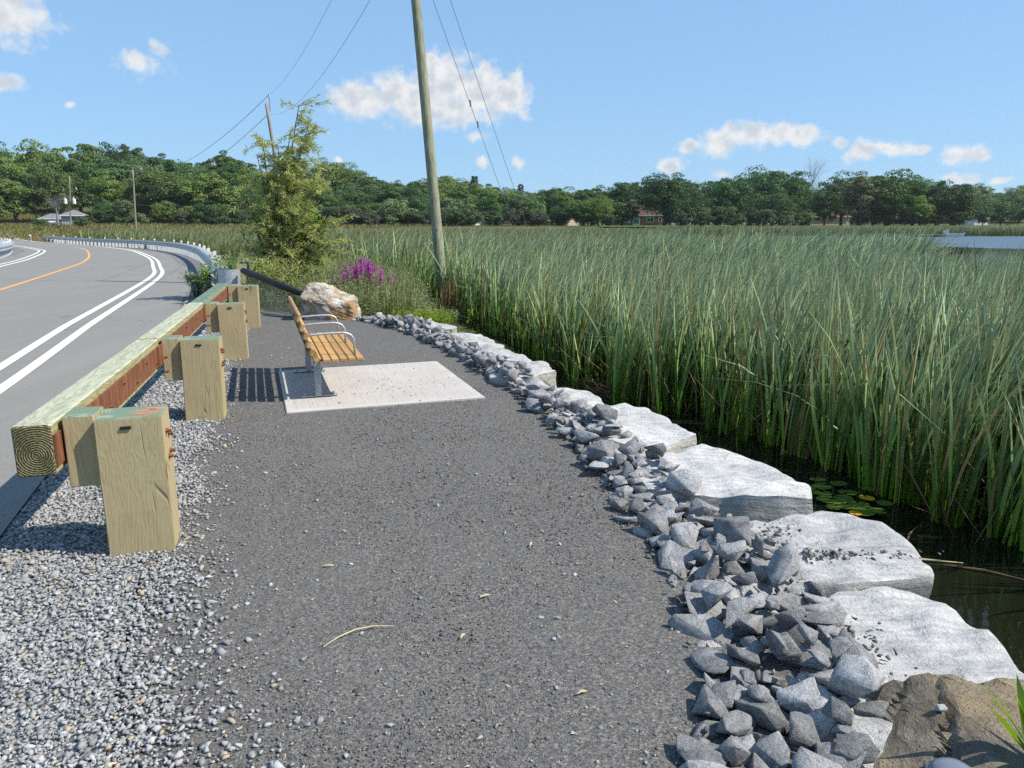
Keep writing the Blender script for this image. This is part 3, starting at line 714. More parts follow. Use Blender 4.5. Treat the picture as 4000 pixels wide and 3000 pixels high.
# ------------------------------------------------------------------ stones
def hull_mesh(seed, npts=13, squash=(1, .8, .62), bev=0.0, flat=.0):
    r = random.Random(seed); bm = bmesh.new()
    for _ in range(npts):
        v = Vector((r.gauss(0, 1), r.gauss(0, 1), r.gauss(0, 1))).normalized() * r.uniform(.78, 1.0)
        v = Vector([math.copysign(abs(c) ** .8, c) for c in v])
        bm.verts.new((v.x * squash[0], v.y * squash[1], v.z * squash[2]))
    res = bmesh.ops.convex_hull(bm, input=bm.verts[:])
    bmesh.ops.delete(bm, geom=[g for g in set(res['geom_interior'] + res['geom_unused']) if isinstance(g, bmesh.types.BMVert)], context='VERTS')
    if bev > 0:
        bmesh.ops.dissolve_limit(bm, angle_limit=R(14), verts=bm.verts[:], edges=bm.edges[:])
        bmesh.ops.bevel(bm, geom=bm.edges[:], offset=bev, segments=1, affect='EDGES', profile=.5, clamp_overlap=True)
        bmesh.ops.triangulate(bm, faces=bm.faces[:])
        bmesh.ops.subdivide_edges(bm, edges=bm.edges[:], cuts=1, use_grid_fill=True)
        bm.normal_update(); off = Vector((seed * 3.7, seed * 1.3, 0))
        for v in bm.verts:
            d = noise.noise(v.co * 2.3 + off) * .05 + noise.noise(v.co * 6 + off) * .022
            v.co += v.normal * d
    bmesh.ops.triangulate(bm, faces=bm.faces[:])
    bm.verts.index_update()
    V = np.array([v.co[:] for v in bm.verts]); F = np.array([[v.index for v in f.verts] for f in bm.faces]); bm.free()
    return V, F
def rot_rand(n, tilt=None):
    q = rng.normal(size=(n, 4)); q /= np.linalg.norm(q, axis=1)[:, None]
    w, x, y, z = q.T
    return np.stack([np.stack([1 - 2 * (y * y + z * z), 2 * (x * y - z * w), 2 * (x * z + y * w)], 1), np.stack([2 * (x * y + z * w), 1 - 2 * (x * x + z * z), 2 * (y * z - x * w)], 1), np.stack([2 * (x * z - y * w), 2 * (y * z + x * w), 1 - 2 * (x * x + y * y)], 1)], 1)
def scatter(name, variants, P, S, mat, flat=False):
    Vs, Fs, base = [], [], 0
    which = rng.integers(0, len(variants), len(P))
    for k, (V, F) in enumerate(variants):
        idx = np.where(which == k)[0]
        if not len(idx): continue
        if flat:
            a = rng.uniform(0, 2 * np.pi, len(idx)); Rm = np.zeros((len(idx), 3, 3)); Rm[:, 0, 0] = np.cos(a); Rm[:, 0, 1] = -np.sin(a); Rm[:, 1, 0] = np.sin(a); Rm[:, 1, 1] = np.cos(a); Rm[:, 2, 2] = 1
            tl = rot_small(len(idx), .5); Rm = np.einsum('nij,njk->nik', tl, Rm)
        else: Rm = rot_rand(len(idx))
        W = np.einsum('nij,vj->nvi', Rm, V) * S[idx][:, None, None] + P[idx][:, None, :]
        Fk = F[None] + (np.arange(len(idx)) * len(V))[:, None, None] + base
        Vs.append(W.reshape(-1, 3)); Fs.append(Fk.reshape(-1, 3)); base += len(idx) * len(V)
    return obj(name, mesh_np(name, np.vstack(Vs), np.vstack(Fs)), mat)
def rot_small(n, amt):
    ax = rng.normal(size=(n, 3)); ax[:, 2] *= .2; ax /= np.linalg.norm(ax, axis=1)[:, None]; th = rng.normal(size=n) * amt
    K = np.zeros((n, 3, 3)); K[:, 0, 1] = -ax[:, 2]; K[:, 0, 2] = ax[:, 1]; K[:, 1, 0] = ax[:, 2]; K[:, 1, 2] = -ax[:, 0]; K[:, 2, 0] = -ax[:, 1]; K[:, 2, 1] = ax[:, 0]
    I = np.eye(3)[None]; return I + np.sin(th)[:, None, None] * K + (1 - np.cos(th))[:, None, None] * (K @ K)
pebbles = [hull_mesh(200 + k, 9, (1, .78, .5)) for k in range(9)]
def shoulder_pts(n, y0, y1, ext=.0):
    y = y0 + (y1 - y0) * rng.random(n); a = np.interp(y, cA[:, 1], cA[:, 0]) + .02; b = grav_edge(y)
    b = np.where(y > 12.8, np.interp(y, cR[:, 1], cR[:, 0]), b)
    f = rng.random(n); wob = np.array([noise.noise((v * 1.7, 0, 9)) * .22 + noise.noise((v * 5.5, 0, 3)) * .1 for v in y]) - .12 * rng.random(n) ** 2
    x = a + (b + wob - a) * f
    return np.column_stack([x, y, np.zeros(n)])
def area(y0, y1): 
    y = np.linspace(y0, y1, 40); return float(np.mean(grav_edge(y) - np.interp(y, cA[:, 1], cA[:, 0])) * (y1 - y0))
Ps, Ss = [], []
for y0, y1, size, dens in ((1.2, 2.6, .0108, 6000), (2.6, 4.2, .0115, 5000), (4.2, 7, .0135, 3000), (7, 11, .019, 1200), (11, 20, .026, 500)):
    n = int(area(y0, y1) * dens) if y1 <= 11 else 4500
    p = shoulder_pts(n, y0, y1); s = size * rng.lognormal(0, .33, n); p[:, 2] = zr(p[:, 1]) + rng.uniform(-.2, 1.0, n) * .014 + .006
    Ps.append(p); Ss.append(s)
# ragged fringe on to the path
n = 3600; y = 1.2 + 8 * rng.random(n) ** 1.9; x = grav_edge(y) + np.abs(rng.normal(0, .2, n)) * np.interp(y, [2, 4], [1.3, .6]) - .08 + np.array([noise.noise((v * 1.7, 0, 9)) * .22 + noise.noise((v * 5.5, 0, 3)) * .1 for v in y])
Ps.append(np.column_stack([x, y, np.full(n, .006)])); Ss.append(.012 * rng.lognormal(0, .35, n))
o = scatter('gravel_stones', pebbles, np.vstack(Ps), np.concatenate(Ss), M['gravel'], flat=True)
tag(o, 'loose pale grey crushed gravel along the shoulder', 'gravel', kind='stuff')
# dark grit and scattered pebbles on the path
n = 36000; y = 1.5 + 6.0 * rng.random(n) ** 1.9; xl = grav_edge(y) - .1; xr = np.interp(y, PATHR[:, 1], PATHR[:, 0]) + .1
x = xl + (xr - xl) * rng.random(n)
o = scatter('path_grit', pebbles[:3], np.column_stack([x, y, rng.uniform(-.001, .004, n)]), .0036 * rng.lognormal(0, .4, n) * (1 + .12 * (y - 1.5)), M['grit'], flat=True)
tag(o, 'dark fine crushed stone grit on the footpath', 'grit', kind='stuff')
n = 900; y = 1.5 + 10 * rng.random(n) ** 1.5; xl = grav_edge(y); xr = np.interp(y, PATHR[:, 1], PATHR[:, 0]); x = xl + (xr - xl) * rng.random(n) ** 1.5
o = scatter('path_pebbles', pebbles, np.column_stack([x, y, np.full(n, .005)]), .0085 * rng.lognormal(0, .4, n), M['gravel'], flat=True)
tag(o, 'stray grey pebbles lying on the dark footpath', 'pebbles', kind='stuff')

# ------------------------------------------------------------------ armour stones
def slab_mesh(poly, seed, top=.02, bottom=-.75, nseg=96, rough=.05):
    P = np.array(poly, float); c = P.mean(0); P = c + (P - c) * 1.075
    Q = np.vstack([P, P[:1]]); s = np.concatenate([[0], np.cumsum(np.linalg.norm(np.diff(Q, axis=0), axis=1))])
    u = np.linspace(0, s[-1], nseg, endpoint=False); O = np.column_stack([np.interp(u, s, Q[:, 0]), np.interp(u, s, Q[:, 1])])
    jit = np.array([noise.noise(Vector((p[0] * 4 + seed, p[1] * 4, seed))) for p in O]); O = O + (O - c) * (.07 * jit)[:, None]
    rings = [(1.0, bottom, 0), (1.03, bottom * .62, 1), (1.02, bottom * .35, 1), (1.015, top - .17, 1), (1.01, top - .10, 1), (1.0, top - .045, 1), (.985, top - .008, .8), (.95, top, .5)] + [(f, top + .02 * (1 - f), .4) for f in (.88, .8, .72, .64, .56, .48, .4, .32, .24, .16, .08)]
    V = []
    for k, (f, z, a) in enumerate(rings):
        for i, p in enumerate(O):
            x, y = c + (p - c) * f
            e = Vector((x * 2.2 + seed * 7, y * 2.2, z * 3.2)); e2 = Vector((x * 7 + seed, y * 7, z * 9)); e3 = Vector((x * .8 + seed, y * .8, seed))
            r = (noise.noise(e) * .055 + noise.noise(e2) * .025) * a
            dx = (p - c) / max(np.linalg.norm(p - c), 1e-6)
            zz = z + (noise.noise(e + Vector((9, 3, 1))) * .03 + noise.noise(e2) * .026 + noise.noise(e3) * .03 + abs(noise.noise(e * 1.7)) * -.03) * (1 if k >= 3 else .3)
            V.append((x + dx[0] * r - c[0], y + dx[1] * r - c[1], zz))
    V.append((0, 0, top + .02 + noise.noise(Vector((c[0] * .8 + seed, c[1] * .8, seed))) * .03))
    n = nseg; F4 = []; 
    for k in range(len(rings) - 1):
        for i in range(n): F4.append((k * n + i, k * n + (i + 1) % n, (k + 1) * n + (i + 1) % n, (k + 1) * n + i))
    kk = len(rings) - 1; F3 = [(kk * n + i, kk * n + (i + 1) % n, len(V) - 1) for i in range(n)]
    area2 = np.sum(O[:, 0] * np.roll(O[:, 1], -1) - np.roll(O[:, 0], -1) * O[:, 1])
    F4, F3 = np.array(F4), np.array(F3)
    if area2 < 0: F4, F3 = F4[:, ::-1], F3[:, ::-1]
    me = mesh_np('armour_stone', np.array(V), [F4, F3], smooth=True); me.set_sharp_from_angle(angle=R(38))
    return me, c
SLABS = [
 ([(.95,1.2),(1.9,1.15),(2.12,1.8),(1.9,2.42),(1.93,2.72),(1.9,2.93),(1.84,3.08),(1.5,3.08),(1.15,2.9),(1.0,2.0)], 'bluish pale grey armour stone slab nearest the brown boulder', .0),
 ([(1.05,3.1),(1.5,3.14),(1.95,3.2),(2.03,3.42),(1.98,3.82),(1.74,3.95),(1.35,3.82),(1.0,3.7)], 'second pale slab from the brown boulder, with grit in its hollows', .02),
 ([(.85,4.3),(1.3,4.2),(1.76,4.12),(1.8,4.35),(1.72,4.9),(1.42,5.25),(1.0,5.0),(.8,4.8)], 'third pale slab from the brown boulder, beside the lily pads', .04),
 ([(.6,5.4),(.95,5.22),(1.38,5.45),(1.3,5.9),(1.02,6.48),(.72,6.3),(.5,6.1)], 'fourth pale slab from the brown boulder, flat white top', .05),
 ([(.3,6.7),(.72,6.35),(.9,6.55),(.7,7.36),(.36,7.34)], 'small cream coloured slab, fifth from the brown boulder', .0),
 ([(-.2,7.75),(.05,7.5),(.47,7.98),(.42,8.25),(.12,8.92),(-.3,8.7)], 'pale slab to the right of the concrete pad', .06),
 ([(-.75,9.3),(-.4,8.92),(.02,9.0),(.1,9.2),(-.26,9.75),(-.6,9.75)], 'bright white slab second past the concrete pad', .03),
 ([(-1.2,10.6),(-.85,9.95),(-.15,9.75),(-.12,9.95),(-.5,10.95),(-.95,11.1)], 'long white slab right of the bench by the green water', .02),
 ([(-1.9,12.1),(-1.5,11.55),(-.95,11.6),(-.92,11.85),(-1.12,12.15),(-1.6,12.45)], 'flat layered white slab beside the algae covered water', .03),
 ([(-3.0,13.15),(-2.6,12.85),(-2.05,12.95),(-1.95,13.2),(-2.5,13.5)], 'low white slab partly buried at the foot of the tan boulder', -.02)]
slab_c = []
for k, (poly, lab, top) in enumerate(SLABS):
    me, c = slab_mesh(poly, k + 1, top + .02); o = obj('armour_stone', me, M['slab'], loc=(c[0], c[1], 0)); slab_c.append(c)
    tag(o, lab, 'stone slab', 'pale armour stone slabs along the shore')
# grit lying on the two nearest slabs
n = 420; th = rng.random(n)
gp = np.vstack([np.column_stack([rng.normal(1.28, .09, 160), rng.normal(2.62, .1, 160), np.full(160, .055)]), np.column_stack([rng.normal(1.5, .2, 160), rng.normal(3.36, .03, 160), np.full(160, .075)]), np.column_stack([rng.normal(1.3, .1, 100), rng.normal(3.62, .07, 100), np.full(100, .075)])])
gp[:, 2] += rng.uniform(-.012, .004, len(gp))
tag(scatter('slab_grit', pebbles, gp, .0095 * rng.lognormal(0, .4, len(gp)), M['grit'], flat=True), 'dark stone chips gathered on the near slabs', 'stone chips', kind='stuff')

# ------------------------------------------------------------------ rip-rap
def inpoly(P, poly):
    x, y = P[:, 0], P[:, 1]; poly = np.array(poly); r = np.zeros(len(P), bool); j = len(poly) - 1
    for i in range(len(poly)):
        xi, yi = poly[i]; xj, yj = poly[j]
        c = ((yi > y) != (yj > y)) & (x < (xj - xi) * (y - yi) / (yj - yi + 1e-12) + xi); r ^= c; j = i
    return r
ORD = ['nearest the brown boulder', 'by the second slab', 'by the third slab', 'by the fourth slab', 'by the cream slab', 'beside the pad', 'past the pad', 'right of the bench', 'beside the algae', 'near the tan boulder']
SHP = []; shapes = []
for k in range(14):
    sq = random.Random(k).choice([(1, .8, .62), (1, .7, .45), (1, .85, .75), (1.1, .62, .5), (1, .9, .55)])
    SHP.append({.62: 'angular', .45: 'flat', .75: 'blocky', .5: 'narrow', .55: 'broad'}[sq[2]])
    V, F = hull_mesh(300 + k, 9 + k % 4, sq, bev=.03)
    shapes.append(mesh_np('riprap_rock', V, F, smooth=False))
hm = {}
def hget(x, y, r):
    v = -.02
    for poly, lab, top in SLABS:
        if inpoly(np.array([[x, y]]), poly)[0]: v = top + .02
    for a in range(-2, 3):
        for b in range(-2, 3):
            v = max(v, hm.get((round((x + a * r / 2.6) / .05), round((y + b * r / 2.6) / .05)), -.02) - .018 * (a * a + b * b))
    return v
def hset(x, y, r, z):
    k = int(r / .05)
    for a in range(-k, k + 1):
        for b in range(-k, k + 1):
            d = math.hypot(a, b) * .05
            if d <= r:
                key = (round(x / .05) + a, round(y / .05) + b); h = z + r * .36 * (1 - (d / r) ** 2); hm[key] = max(hm.get(key, -.1), h)
def strip_bounds(y):
    xl = float(np.interp(y, PATHR[:, 1], PATHR[:, 0]))
    w = float(np.interp(y, [1, 2, 3, 4, 5, 6, 7.5, 9, 11, 13], [.46, .54, .60, .52, .42, .38, .31, .31, .42, .5]))
    return xl, w
rr = random.Random(5); rocks = []
def try_layer(tries, smin, smax, sep, inset, maxn, lift):
    for _ in range(tries):
        if len(rocks) >= maxn: return
        y = 1.35 + 11.6 * rr.random() ** 1.15; xl, w = strip_bounds(y); f = rr.random()
        x = xl + .06 + inset * w + f * w * (1 - 2 * inset)
        s = rr.uniform(smin, smax) * (1.0 if rr.random() < .85 else .62)
        if any(math.hypot(x - q[0], y - q[1]) < (s + q[2]) * sep for q in rocks if abs(q[1] - y) < .5 and q[3] == lift): continue
        if y < 2.7 and x > 1.02 + (y - 1.95) * .75: continue
        z = hget(x, y, s * .5) + s * .13; hset(x, y, s * .5, z); rocks.append((x, y, s, lift, z))
try_layer(36000, .13, .26, .31, .0, 900, 0)
try_layer(12000, .13, .24, .42, .08, 900, 1)
rocks.sort(key=lambda q: q[1] - q[2] * 4)
far_rocks = rocks[300:]; rocks = rocks[:300]
fr_s = [hull_mesh(300 + k, 9 + k % 4, (1, .8, .62), bev=.03) for k in range(6)]
o = scatter('riprap_rubble', fr_s, np.array([(q[0], q[1], q[4] + float(zr(q[1]))) for q in far_rocks]), np.array([q[2] * .56 for q in far_rocks]), M['riprap_far'], flat=True)
tag(o, 'far stretch of grey rip-rap rubble running towards the tan boulder', 'rubble', kind='stuff')
for (x, y, s, lf, z) in rocks:
    si = rr.randrange(len(shapes)); tone = rr.uniform(.72, 1.55)
    o = obj('riprap_rock', shapes[si], M['riprap'], loc=(x, y, z + float(zr(y))), rot=(rr.gauss(0, .38), rr.gauss(0, .38), rr.uniform(0, 6.3)), scale=(s * .58 * rr.uniform(.85, 1.15), s * .58 * rr.uniform(.85, 1.15), s * .55 * rr.uniform(.8, 1.2)))
    o.color = (tone, tone, tone, 1); tn = 'dark grey' if tone < .95 else ('pale grey' if tone > 1.3 else 'grey'); shp = SHP[si]
    k = int(np.argmin([math.hypot(x - c[0], y - c[1]) for c in slab_c]))
    sz = 'small' if s < .165 else ('large' if s > .225 else 'mid sized'); how = ['bedded', 'piled', 'wedged'][lf]; xl, w = strip_bounds(y); side = 'path side' if (x - xl) < w * .45 else 'water side'
    tag(o, f'{sz} {tn} {shp} rock {how} in the rip-rap, {side}, {ORD[k]}', 'rock', 'rip-rap rocks along the path edge')
# chips filling the gaps
n = 1100; y = 1.3 + 11.6 * rng.random(n) ** 1.3; b = np.array([strip_bounds(v) for v in y]); x = b[:, 0] + (b[:, 1] + .1) * rng.random(n)
zz = np.array([.0 + .05 * rng.random() for _ in y])
tag(scatter('riprap_chips', pebbles, np.column_stack([x, y, zz]), .015 * rng.lognormal(0, .45, n), M['grit'], flat=False), 'small stone chips filling the gaps between rip-rap rocks', 'stone chips', kind='stuff')

# ------------------------------------------------------------------ boulders
def boulder_mesh(name, pts, seed, cuts=3, amp=.05, groove=.75):
    bm = bmesh.new()
    for p in pts: bm.verts.new(p)
    res = bmesh.ops.convex_hull(bm, input=bm.verts[:])
    bmesh.ops.delete(bm, geom=[g for g in set(res['geom_interior'] + res['geom_unused']) if isinstance(g, bmesh.types.BMVert)], context='VERTS')
    bmesh.ops.bevel(bm, geom=bm.edges[:], offset=.025, segments=1, affect='EDGES', clamp_overlap=True)
    bmesh.ops.triangulate(bm, faces=bm.faces[:])
    for _ in range(cuts):
        bmesh.ops.subdivide_edges(bm, edges=[e for e in bm.edges if e.calc_length() > .045], cuts=1, use_grid_fill=True)
        bmesh.ops.triangulate(bm, faces=[f for f in bm.faces if len(f.verts) > 3])
    bm.normal_update(); off = Vector((seed * 2.1, seed, 0))
    for v in bm.verts:
        q = v.co; lay = noise.noise(Vector((q.x * 1.3, q.y * 1.3 + q.x, q.z * 7)) + off)
        fl = lay * 4; fr = fl - math.floor(fl); step = (math.floor(fl) + min(1, fr * 4)) / 4
        wv = (q.x * .25 - q.y * .45 + q.z * .85) * 7.5 + noise.noise(q * 2.2 + off) * 1.6 + noise.noise(q * 7 + off) * .3; fw = wv - math.floor(wv); led = -amp * groove * max(0, 1 - fw / .3) * (.35 + .65 * max(0, min(1, .5 + 1.5 * noise.noise(q * 1.9 + off * 2))))
        v.co += v.normal * (led + noise.noise(q * 2.5 + off) * amp + step * amp * 1.1 + noise.noise(q * 9 + off) * amp * .35)
    me = bpy.data.meshes.new(name); bm.to_mesh(me); bm.free(); return me
bp = [(-.45,-.35,-.15),(.5,-.4,-.15),(.55,.3,-.15),(-.45,.35,-.15),(-.49,-.38,.42),(-.42,.2,.5),(-.36,-.25,.60),(-.12,-.22,.59),(-.02,-.34,.4),(.40,-.36,.29),(.46,.2,.30),(.5,-.38,.1),(-.2,-.45,.25),(.1,.3,.45)]
o = obj('boulder', boulder_mesh('boulder', bp, 3, 5, .05), M['boulder_far'], loc=(-3.28, 13.35, -.02), rot=(0, 0, .1), scale=(.93, 1, 1.12))
tag(o, 'rust stained tan and white boulder at the end of the footpath', 'boulder')
bp = [(.86,1.2,-.2),(.93,1.72,-.02),(1.0,1.92,.06),(1.12,2.1,.1),(1.24,2.22,.16),(1.36,2.31,.20),(1.5,2.29,.235),(1.7,2.24,.22),(2.0,2.22,.2),(2.3,2.1,.05),(2.2,1.2,.0),(1.7,1.1,.14),(1.25,1.2,.1),(1.03,1.45,.03),(1.46,1.86,.235),(1.6,1.5,.2),(2.0,1.7,.2),(2.2,2.25,-.4),(1.0,2.2,-.3),(1.0,1.1,-.4),(1.2,1.75,.13)]
o = obj('boulder', boulder_mesh('boulder', [(a - 1.5, b - 1.7, c) for a, b, c in bp], 8, 5, .036, 1.3), M['boulder_near'], loc=(1.45, 1.70, -.10))
tag(o, 'brown layered gneiss boulder in the near right corner', 'boulder'); NB = o
bpy.context.view_layer.update()
def on_boulder(x, y):
    hit, p, nrm, _ = NB.ray_cast(NB.matrix_world.inverted() @ Vector((x, y, 2)), Vector((0, 0, -1))); return (NB.matrix_world @ p).z if hit else .1
# smoky domed lid lying on it
mb = MB(); mb.lathe([(.0, .0), (.068, .0), (.07, .006), (.066, .012), (.06, .012)], 32)
root = empty('plastic_lid', (1.27, 1.845, on_boulder(1.27, 1.845) + .012), 0, (R(-3), R(-5), 0)); tag(root, 'round smoky plastic lid lying on the brown boulder', 'lid')
mb.build('rim', M['dome'], root, smooth=True)
mb = MB(); mb.lathe([(.06, .010), (.056, .02), (.045, .029), (.028, .035), (.01, .037)], 32); mb.build('dome', M['dome'], root, smooth=True)
# pebble on the boulder
V, F = hull_mesh(411, 12, (1, .85, .8), .05)
tag(obj('pebble', mesh_np('pebble', V, F), M['gravel'], loc=(1.37, 2.09, on_boulder(1.37, 2.09) + .012), scale=(.022,) * 3), 'single pale pebble resting on the brown boulder', 'pebble')

# ------------------------------------------------------------------ timber guard rail
ang = math.atan2(RD.y, RD.x)
gr = empty('timber_guardrail', P1, ang)
tag(gr, 'low timber guard rail with square posts and rusty steel backing plate', 'guard rail')
POSTS = [0.0, 2.72, 5.74, 8.72]      # along the rail
HP = [.72, .70, .69, .68]
mpost = {}
def post_mesh(h, seed):
    bm = bmesh.new(); bmesh.ops.create_cube(bm, size=1)
    for v in bm.verts: v.co = Vector((v.co.x * .25, v.co.y * .305, v.co.z * (h + .25)))
    bmesh.ops.bevel(bm, geom=bm.edges[:], offset=.006, segments=2, affect='EDGES')
    bmesh.ops.subdivide_edges(bm, edges=[e for e in bm.edges if e.calc_length() > .2], cuts=5, use_grid_fill=True)
    for v in bm.verts: v.co += Vector((noise.noise(v.co * 3 + Vector((seed, 0, 0))), noise.noise(v.co * 3 + Vector((0, seed, 0))), 0)) * .006
    me = bpy.data.meshes.new('post'); bm.to_mesh(me); bm.free(); me.materials.append(M['post']); return me
nutm = MB().tube([(-.005, 0, 0), (.012, 0, 0)], .015, 6).tube([(.01, 0, 0), (.024, 0, 0)], .009, 6).mesh('bolt')
plugm = MB().box((0, 0, 0), (.008, .05, .016), ch=.003).mesh('staple')
for k, s in enumerate(POSTS):
    h = HP[k]; zb = float(zr(P1.y + s))
    p = obj('post', post_mesh(h, k * 3.1), None, gr, loc=(s, 0, (h - .25) / 2 + zb), rot=(R([0, .8, -.6, .4][k]), R([-.5, .5, .3, 0][k]), R([1.5, -1, 1, -1][k])))
    bl = MB().box((0, 0, 0), (.2, .14, .36), ch=.005).build('blockout', M['post'], gr, loc=(s + .02, .225, h - .165 + zb))
    # bolts through the path side of the post and onto the plate
    for dz, dx in ((-.10, -.03), (-.13, .03), (-.22, .02), (-.235, -.03)):
        if k in (0, 1, 2): obj('bolt', nutm, M['rust'], p, loc=(dx, -.153, (h + .25) / 2 + dz), rot=(0, 0, R(-90)))
    obj('staple', plugm, M['dark'], p, loc=(-.129, .01, (h + .25) / 2 - .045))
    for dz in (-.13, -.25):
        if k: obj('bolt', nutm, M['rust'], gr, loc=(s - .14, .29 - .02, h + dz + zb), rot=(0, 0, R(-90)))
for a, b in zip((-.18, 2.66, 5.72), (2.655, 5.715, 8.95)):
    i = (-.18, 2.66, 5.72).index(a); L = b - a - .006; z0 = .595 + float(zr(3.6 + a))
    bm_ = MB().box((0, 0, 0), (L, .165, .25), ch=.008).mesh('beam')
    be = obj('beam', bm_, M['beam'] if i < 2 else M['beam_green'], gr, loc=((a + b) / 2, .40, z0 + [0, -.005, -.015][i]), rot=(0, R([.15, .1, .1][i]), 0))
    pl = MB().box((0, 0, 0), (L - .02, .010, .155)).build('steel_plate', M['rust'], gr, loc=((a + b) / 2, .31, z0 - .005 + [0, -.005, -.015][i]), rot=(0, R(.12), 0))
    for j in range(int(L / .38)):
        x = -L / 2 + .3 + j * .38
        for dz in ((.035,) if j % 2 else (-.035,)): obj('bolt', nutm, M['rust'], pl, loc=(x, -.006, dz), rot=(0, 0, R(-90)), scale=(.55, .8, .8))
    if i: MB().box((0, 0, 0), (.5, .012, .165)).build('splice_plate', M['rust'], gr, loc=(a + .06, .297, z0 - .004))
for (x, y, w, l, r) in ((.02, -.06, .09, .02, .1), (-.03, -.08, .10, .012, .05), (.06, -.09, .08, .016, -.1), (-.07, -.1, .07, .010, .1), (-.05, -.03, .06, .012, 0), (.03, -.11, .07, .01, .2)):
    MB().box((0, 0, 0), (l, w, .002)).build('paint_mark', M['orange'], gr, loc=(x, y, HP[0] + .0012), rot=(0, 0, r))

# ------------------------------------------------------------------ steel guard rails
prof = [(0, .40), (.015, .415), (.075, .455), (.08, .50), (.02, .545), (.01, .575), (.02, .605), (.08, .65), (.075, .695), (.015, .735), (0, .75)]
prof = prof + [(a - .007, b) for a, b in reversed(prof)]
def wbeam(C, side):
    n = normals(C) * side; V = []
    for a, z in prof: V.append(np.column_stack([C + n * a, zr(C[:, 1]) + z]))
    V = np.stack(V, 1).reshape(-1, 3); m = len(prof); i, j = np.meshgrid(np.arange(len(C) - 1), np.arange(m), indexing='ij'); i = i.ravel(); j = j.ravel()
    return mesh_np('rail', V, np.column_stack([i * m + j, i * m + (j + 1) % m, (i + 1) * m + (j + 1) % m, (i + 1) * m + j]), smooth=False)
pm = MB().box((0, -.02, .30), (.11, .22, .86)).box((.0, .135, .57), (.13, .11, .33)).mesh('post')
refm = MB().box((0, 0, 0), (.10, .02, .14), ch=.004).mesh('reflector')
def steel_rail(pts, side, label, n, step, refs):
    C = catmull(pts, 400); s = np.concatenate([[0], np.cumsum(np.linalg.norm(np.diff(C, axis=0), axis=1))])
    u = np.linspace(0, s[-1], n); C = np.column_stack([np.interp(u, s, C[:, 0]), np.interp(u, s, C[:, 1])])
    root = empty('steel_guardrail', (C[0][0], C[0][1], 0)); tag(root, label, 'guard rail')
    me = wbeam(C - C[0], side)
    v = np.empty(len(me.vertices) * 3, np.float32); me.vertices.foreach_get('co', v); v = v.reshape(-1, 3)
    zz = np.repeat(zr(C[:, 1]) - zr(C[:, 1] - C[0][1]), len(prof)); v[:, 2] += zz; me.vertices.foreach_set('co', v.ravel()); me.update()
    obj('rail', me, M['galv'], root)
    T = np.gradient(C, axis=0); k = 0; d = 1.2
    while d < s[-1] - .2:
        x, y = np.interp(d, u, C[:, 0]), np.interp(d, u, C[:, 1]); tx, ty = np.interp(d, u, T[:, 0]), np.interp(d, u, T[:, 1]); a = math.atan2(ty, tx) + (math.pi if side < 0 else 0)
        nx_, ny_ = -math.sin(a), math.cos(a)
        obj('post', pm, M['galv_post'], root, loc=(x - C[0][0] - nx_ * .2, y - C[0][1] - ny_ * .2, float(zr(y))), rot=(0, 0, a))
        if k % refs == refs - 2: obj('reflector', refm, M['white'], root, loc=(x - C[0][0] - nx_ * .14, y - C[0][1] - ny_ * .14, float(zr(y)) + .86), rot=(0, 0, a + math.pi / 2))
        d += step; k += 1
    return root, C
sr, SC = steel_rail(RAIL, 1, 'long galvanised steel guard rail curving along the right of the road', 150, 1.25, 4)
steel_rail(LRAIL, -1, 'short galvanised steel guard rail at the left edge of the road', 70, 1.0, 3)
# flared curved end shoe
V, F = [], []; n = 22
for i in range(n + 1):
    a = R(-35 + 215 * i / n); 
    for z in (.44, .76):
        for r in (.20, .193): V.append((.20 * 0 + r * math.cos(a) * 1.05, -r * math.sin(a), z))
for i in range(n):
    b = i * 4; c = b + 4; F += [(b, c, c + 2, b + 2), (b + 1, b + 3, c + 3, c + 1), (b + 2, c + 2, c + 3, b + 3), (b, b + 1, c + 1, c)]
obj('end_shoe', MB().add(V, F).mesh('end_shoe', False), M['galv'], sr, loc=(.42, -.32, 0), rot=(0, 0, R(8)))
# wooden offset blocks near the shoe
for (x, y, a) in ((.25, .75, 20), (.05, 1.5, 20)):
    MB().box((0, 0, .38), (.2, .26, .86), ch=.006).build('wood_post', M['post'], sr, loc=(x, y, 0), rot=(0, R(3), R(a)))

# ------------------------------------------------------------------ concrete pad and bench
U = Vector((-.325, .945, 0)).normalized(); ua = math.atan2(U.y, U.x)
pc = Vector((-1.455, 7.59, 0))
pad = MB().box((0, 0, -.058), (2.0, 1.84, .16), ch=.008).build('concrete_pad', M['concrete'], None, loc=(pc.x, pc.y, 0), rot=(0, 0, ua))
tag(pad, 'square pale broom finished concrete pad under the bench', 'concrete pad')
n = 240; gx_ = rng.normal(.0, .5, n).clip(-.98, .98); gy_ = rng.normal(-.15, .4, n).clip(-.9, .9)
pts = np.array([(Matrix.Rotation(ua, 3, 'Z') @ Vector((a, b, 0)) + pc)[:] for a, b in zip(gx_, gy_)]); pts[:, 2] = .026
tag(scatter('pad_grit', pebbles[:4], pts, .005 * rng.lognormal(0, .45, n), M['grit'], flat=True), 'dark grit scattered over the concrete pad', 'grit', kind='stuff')
E0 = Vector((-1.80, 6.75, 0.0))
LEN = 1.78
bench = empty('bench', E0, ua); tag(bench, 'wooden slatted bench on galvanised legs beside the footpath', 'bench')
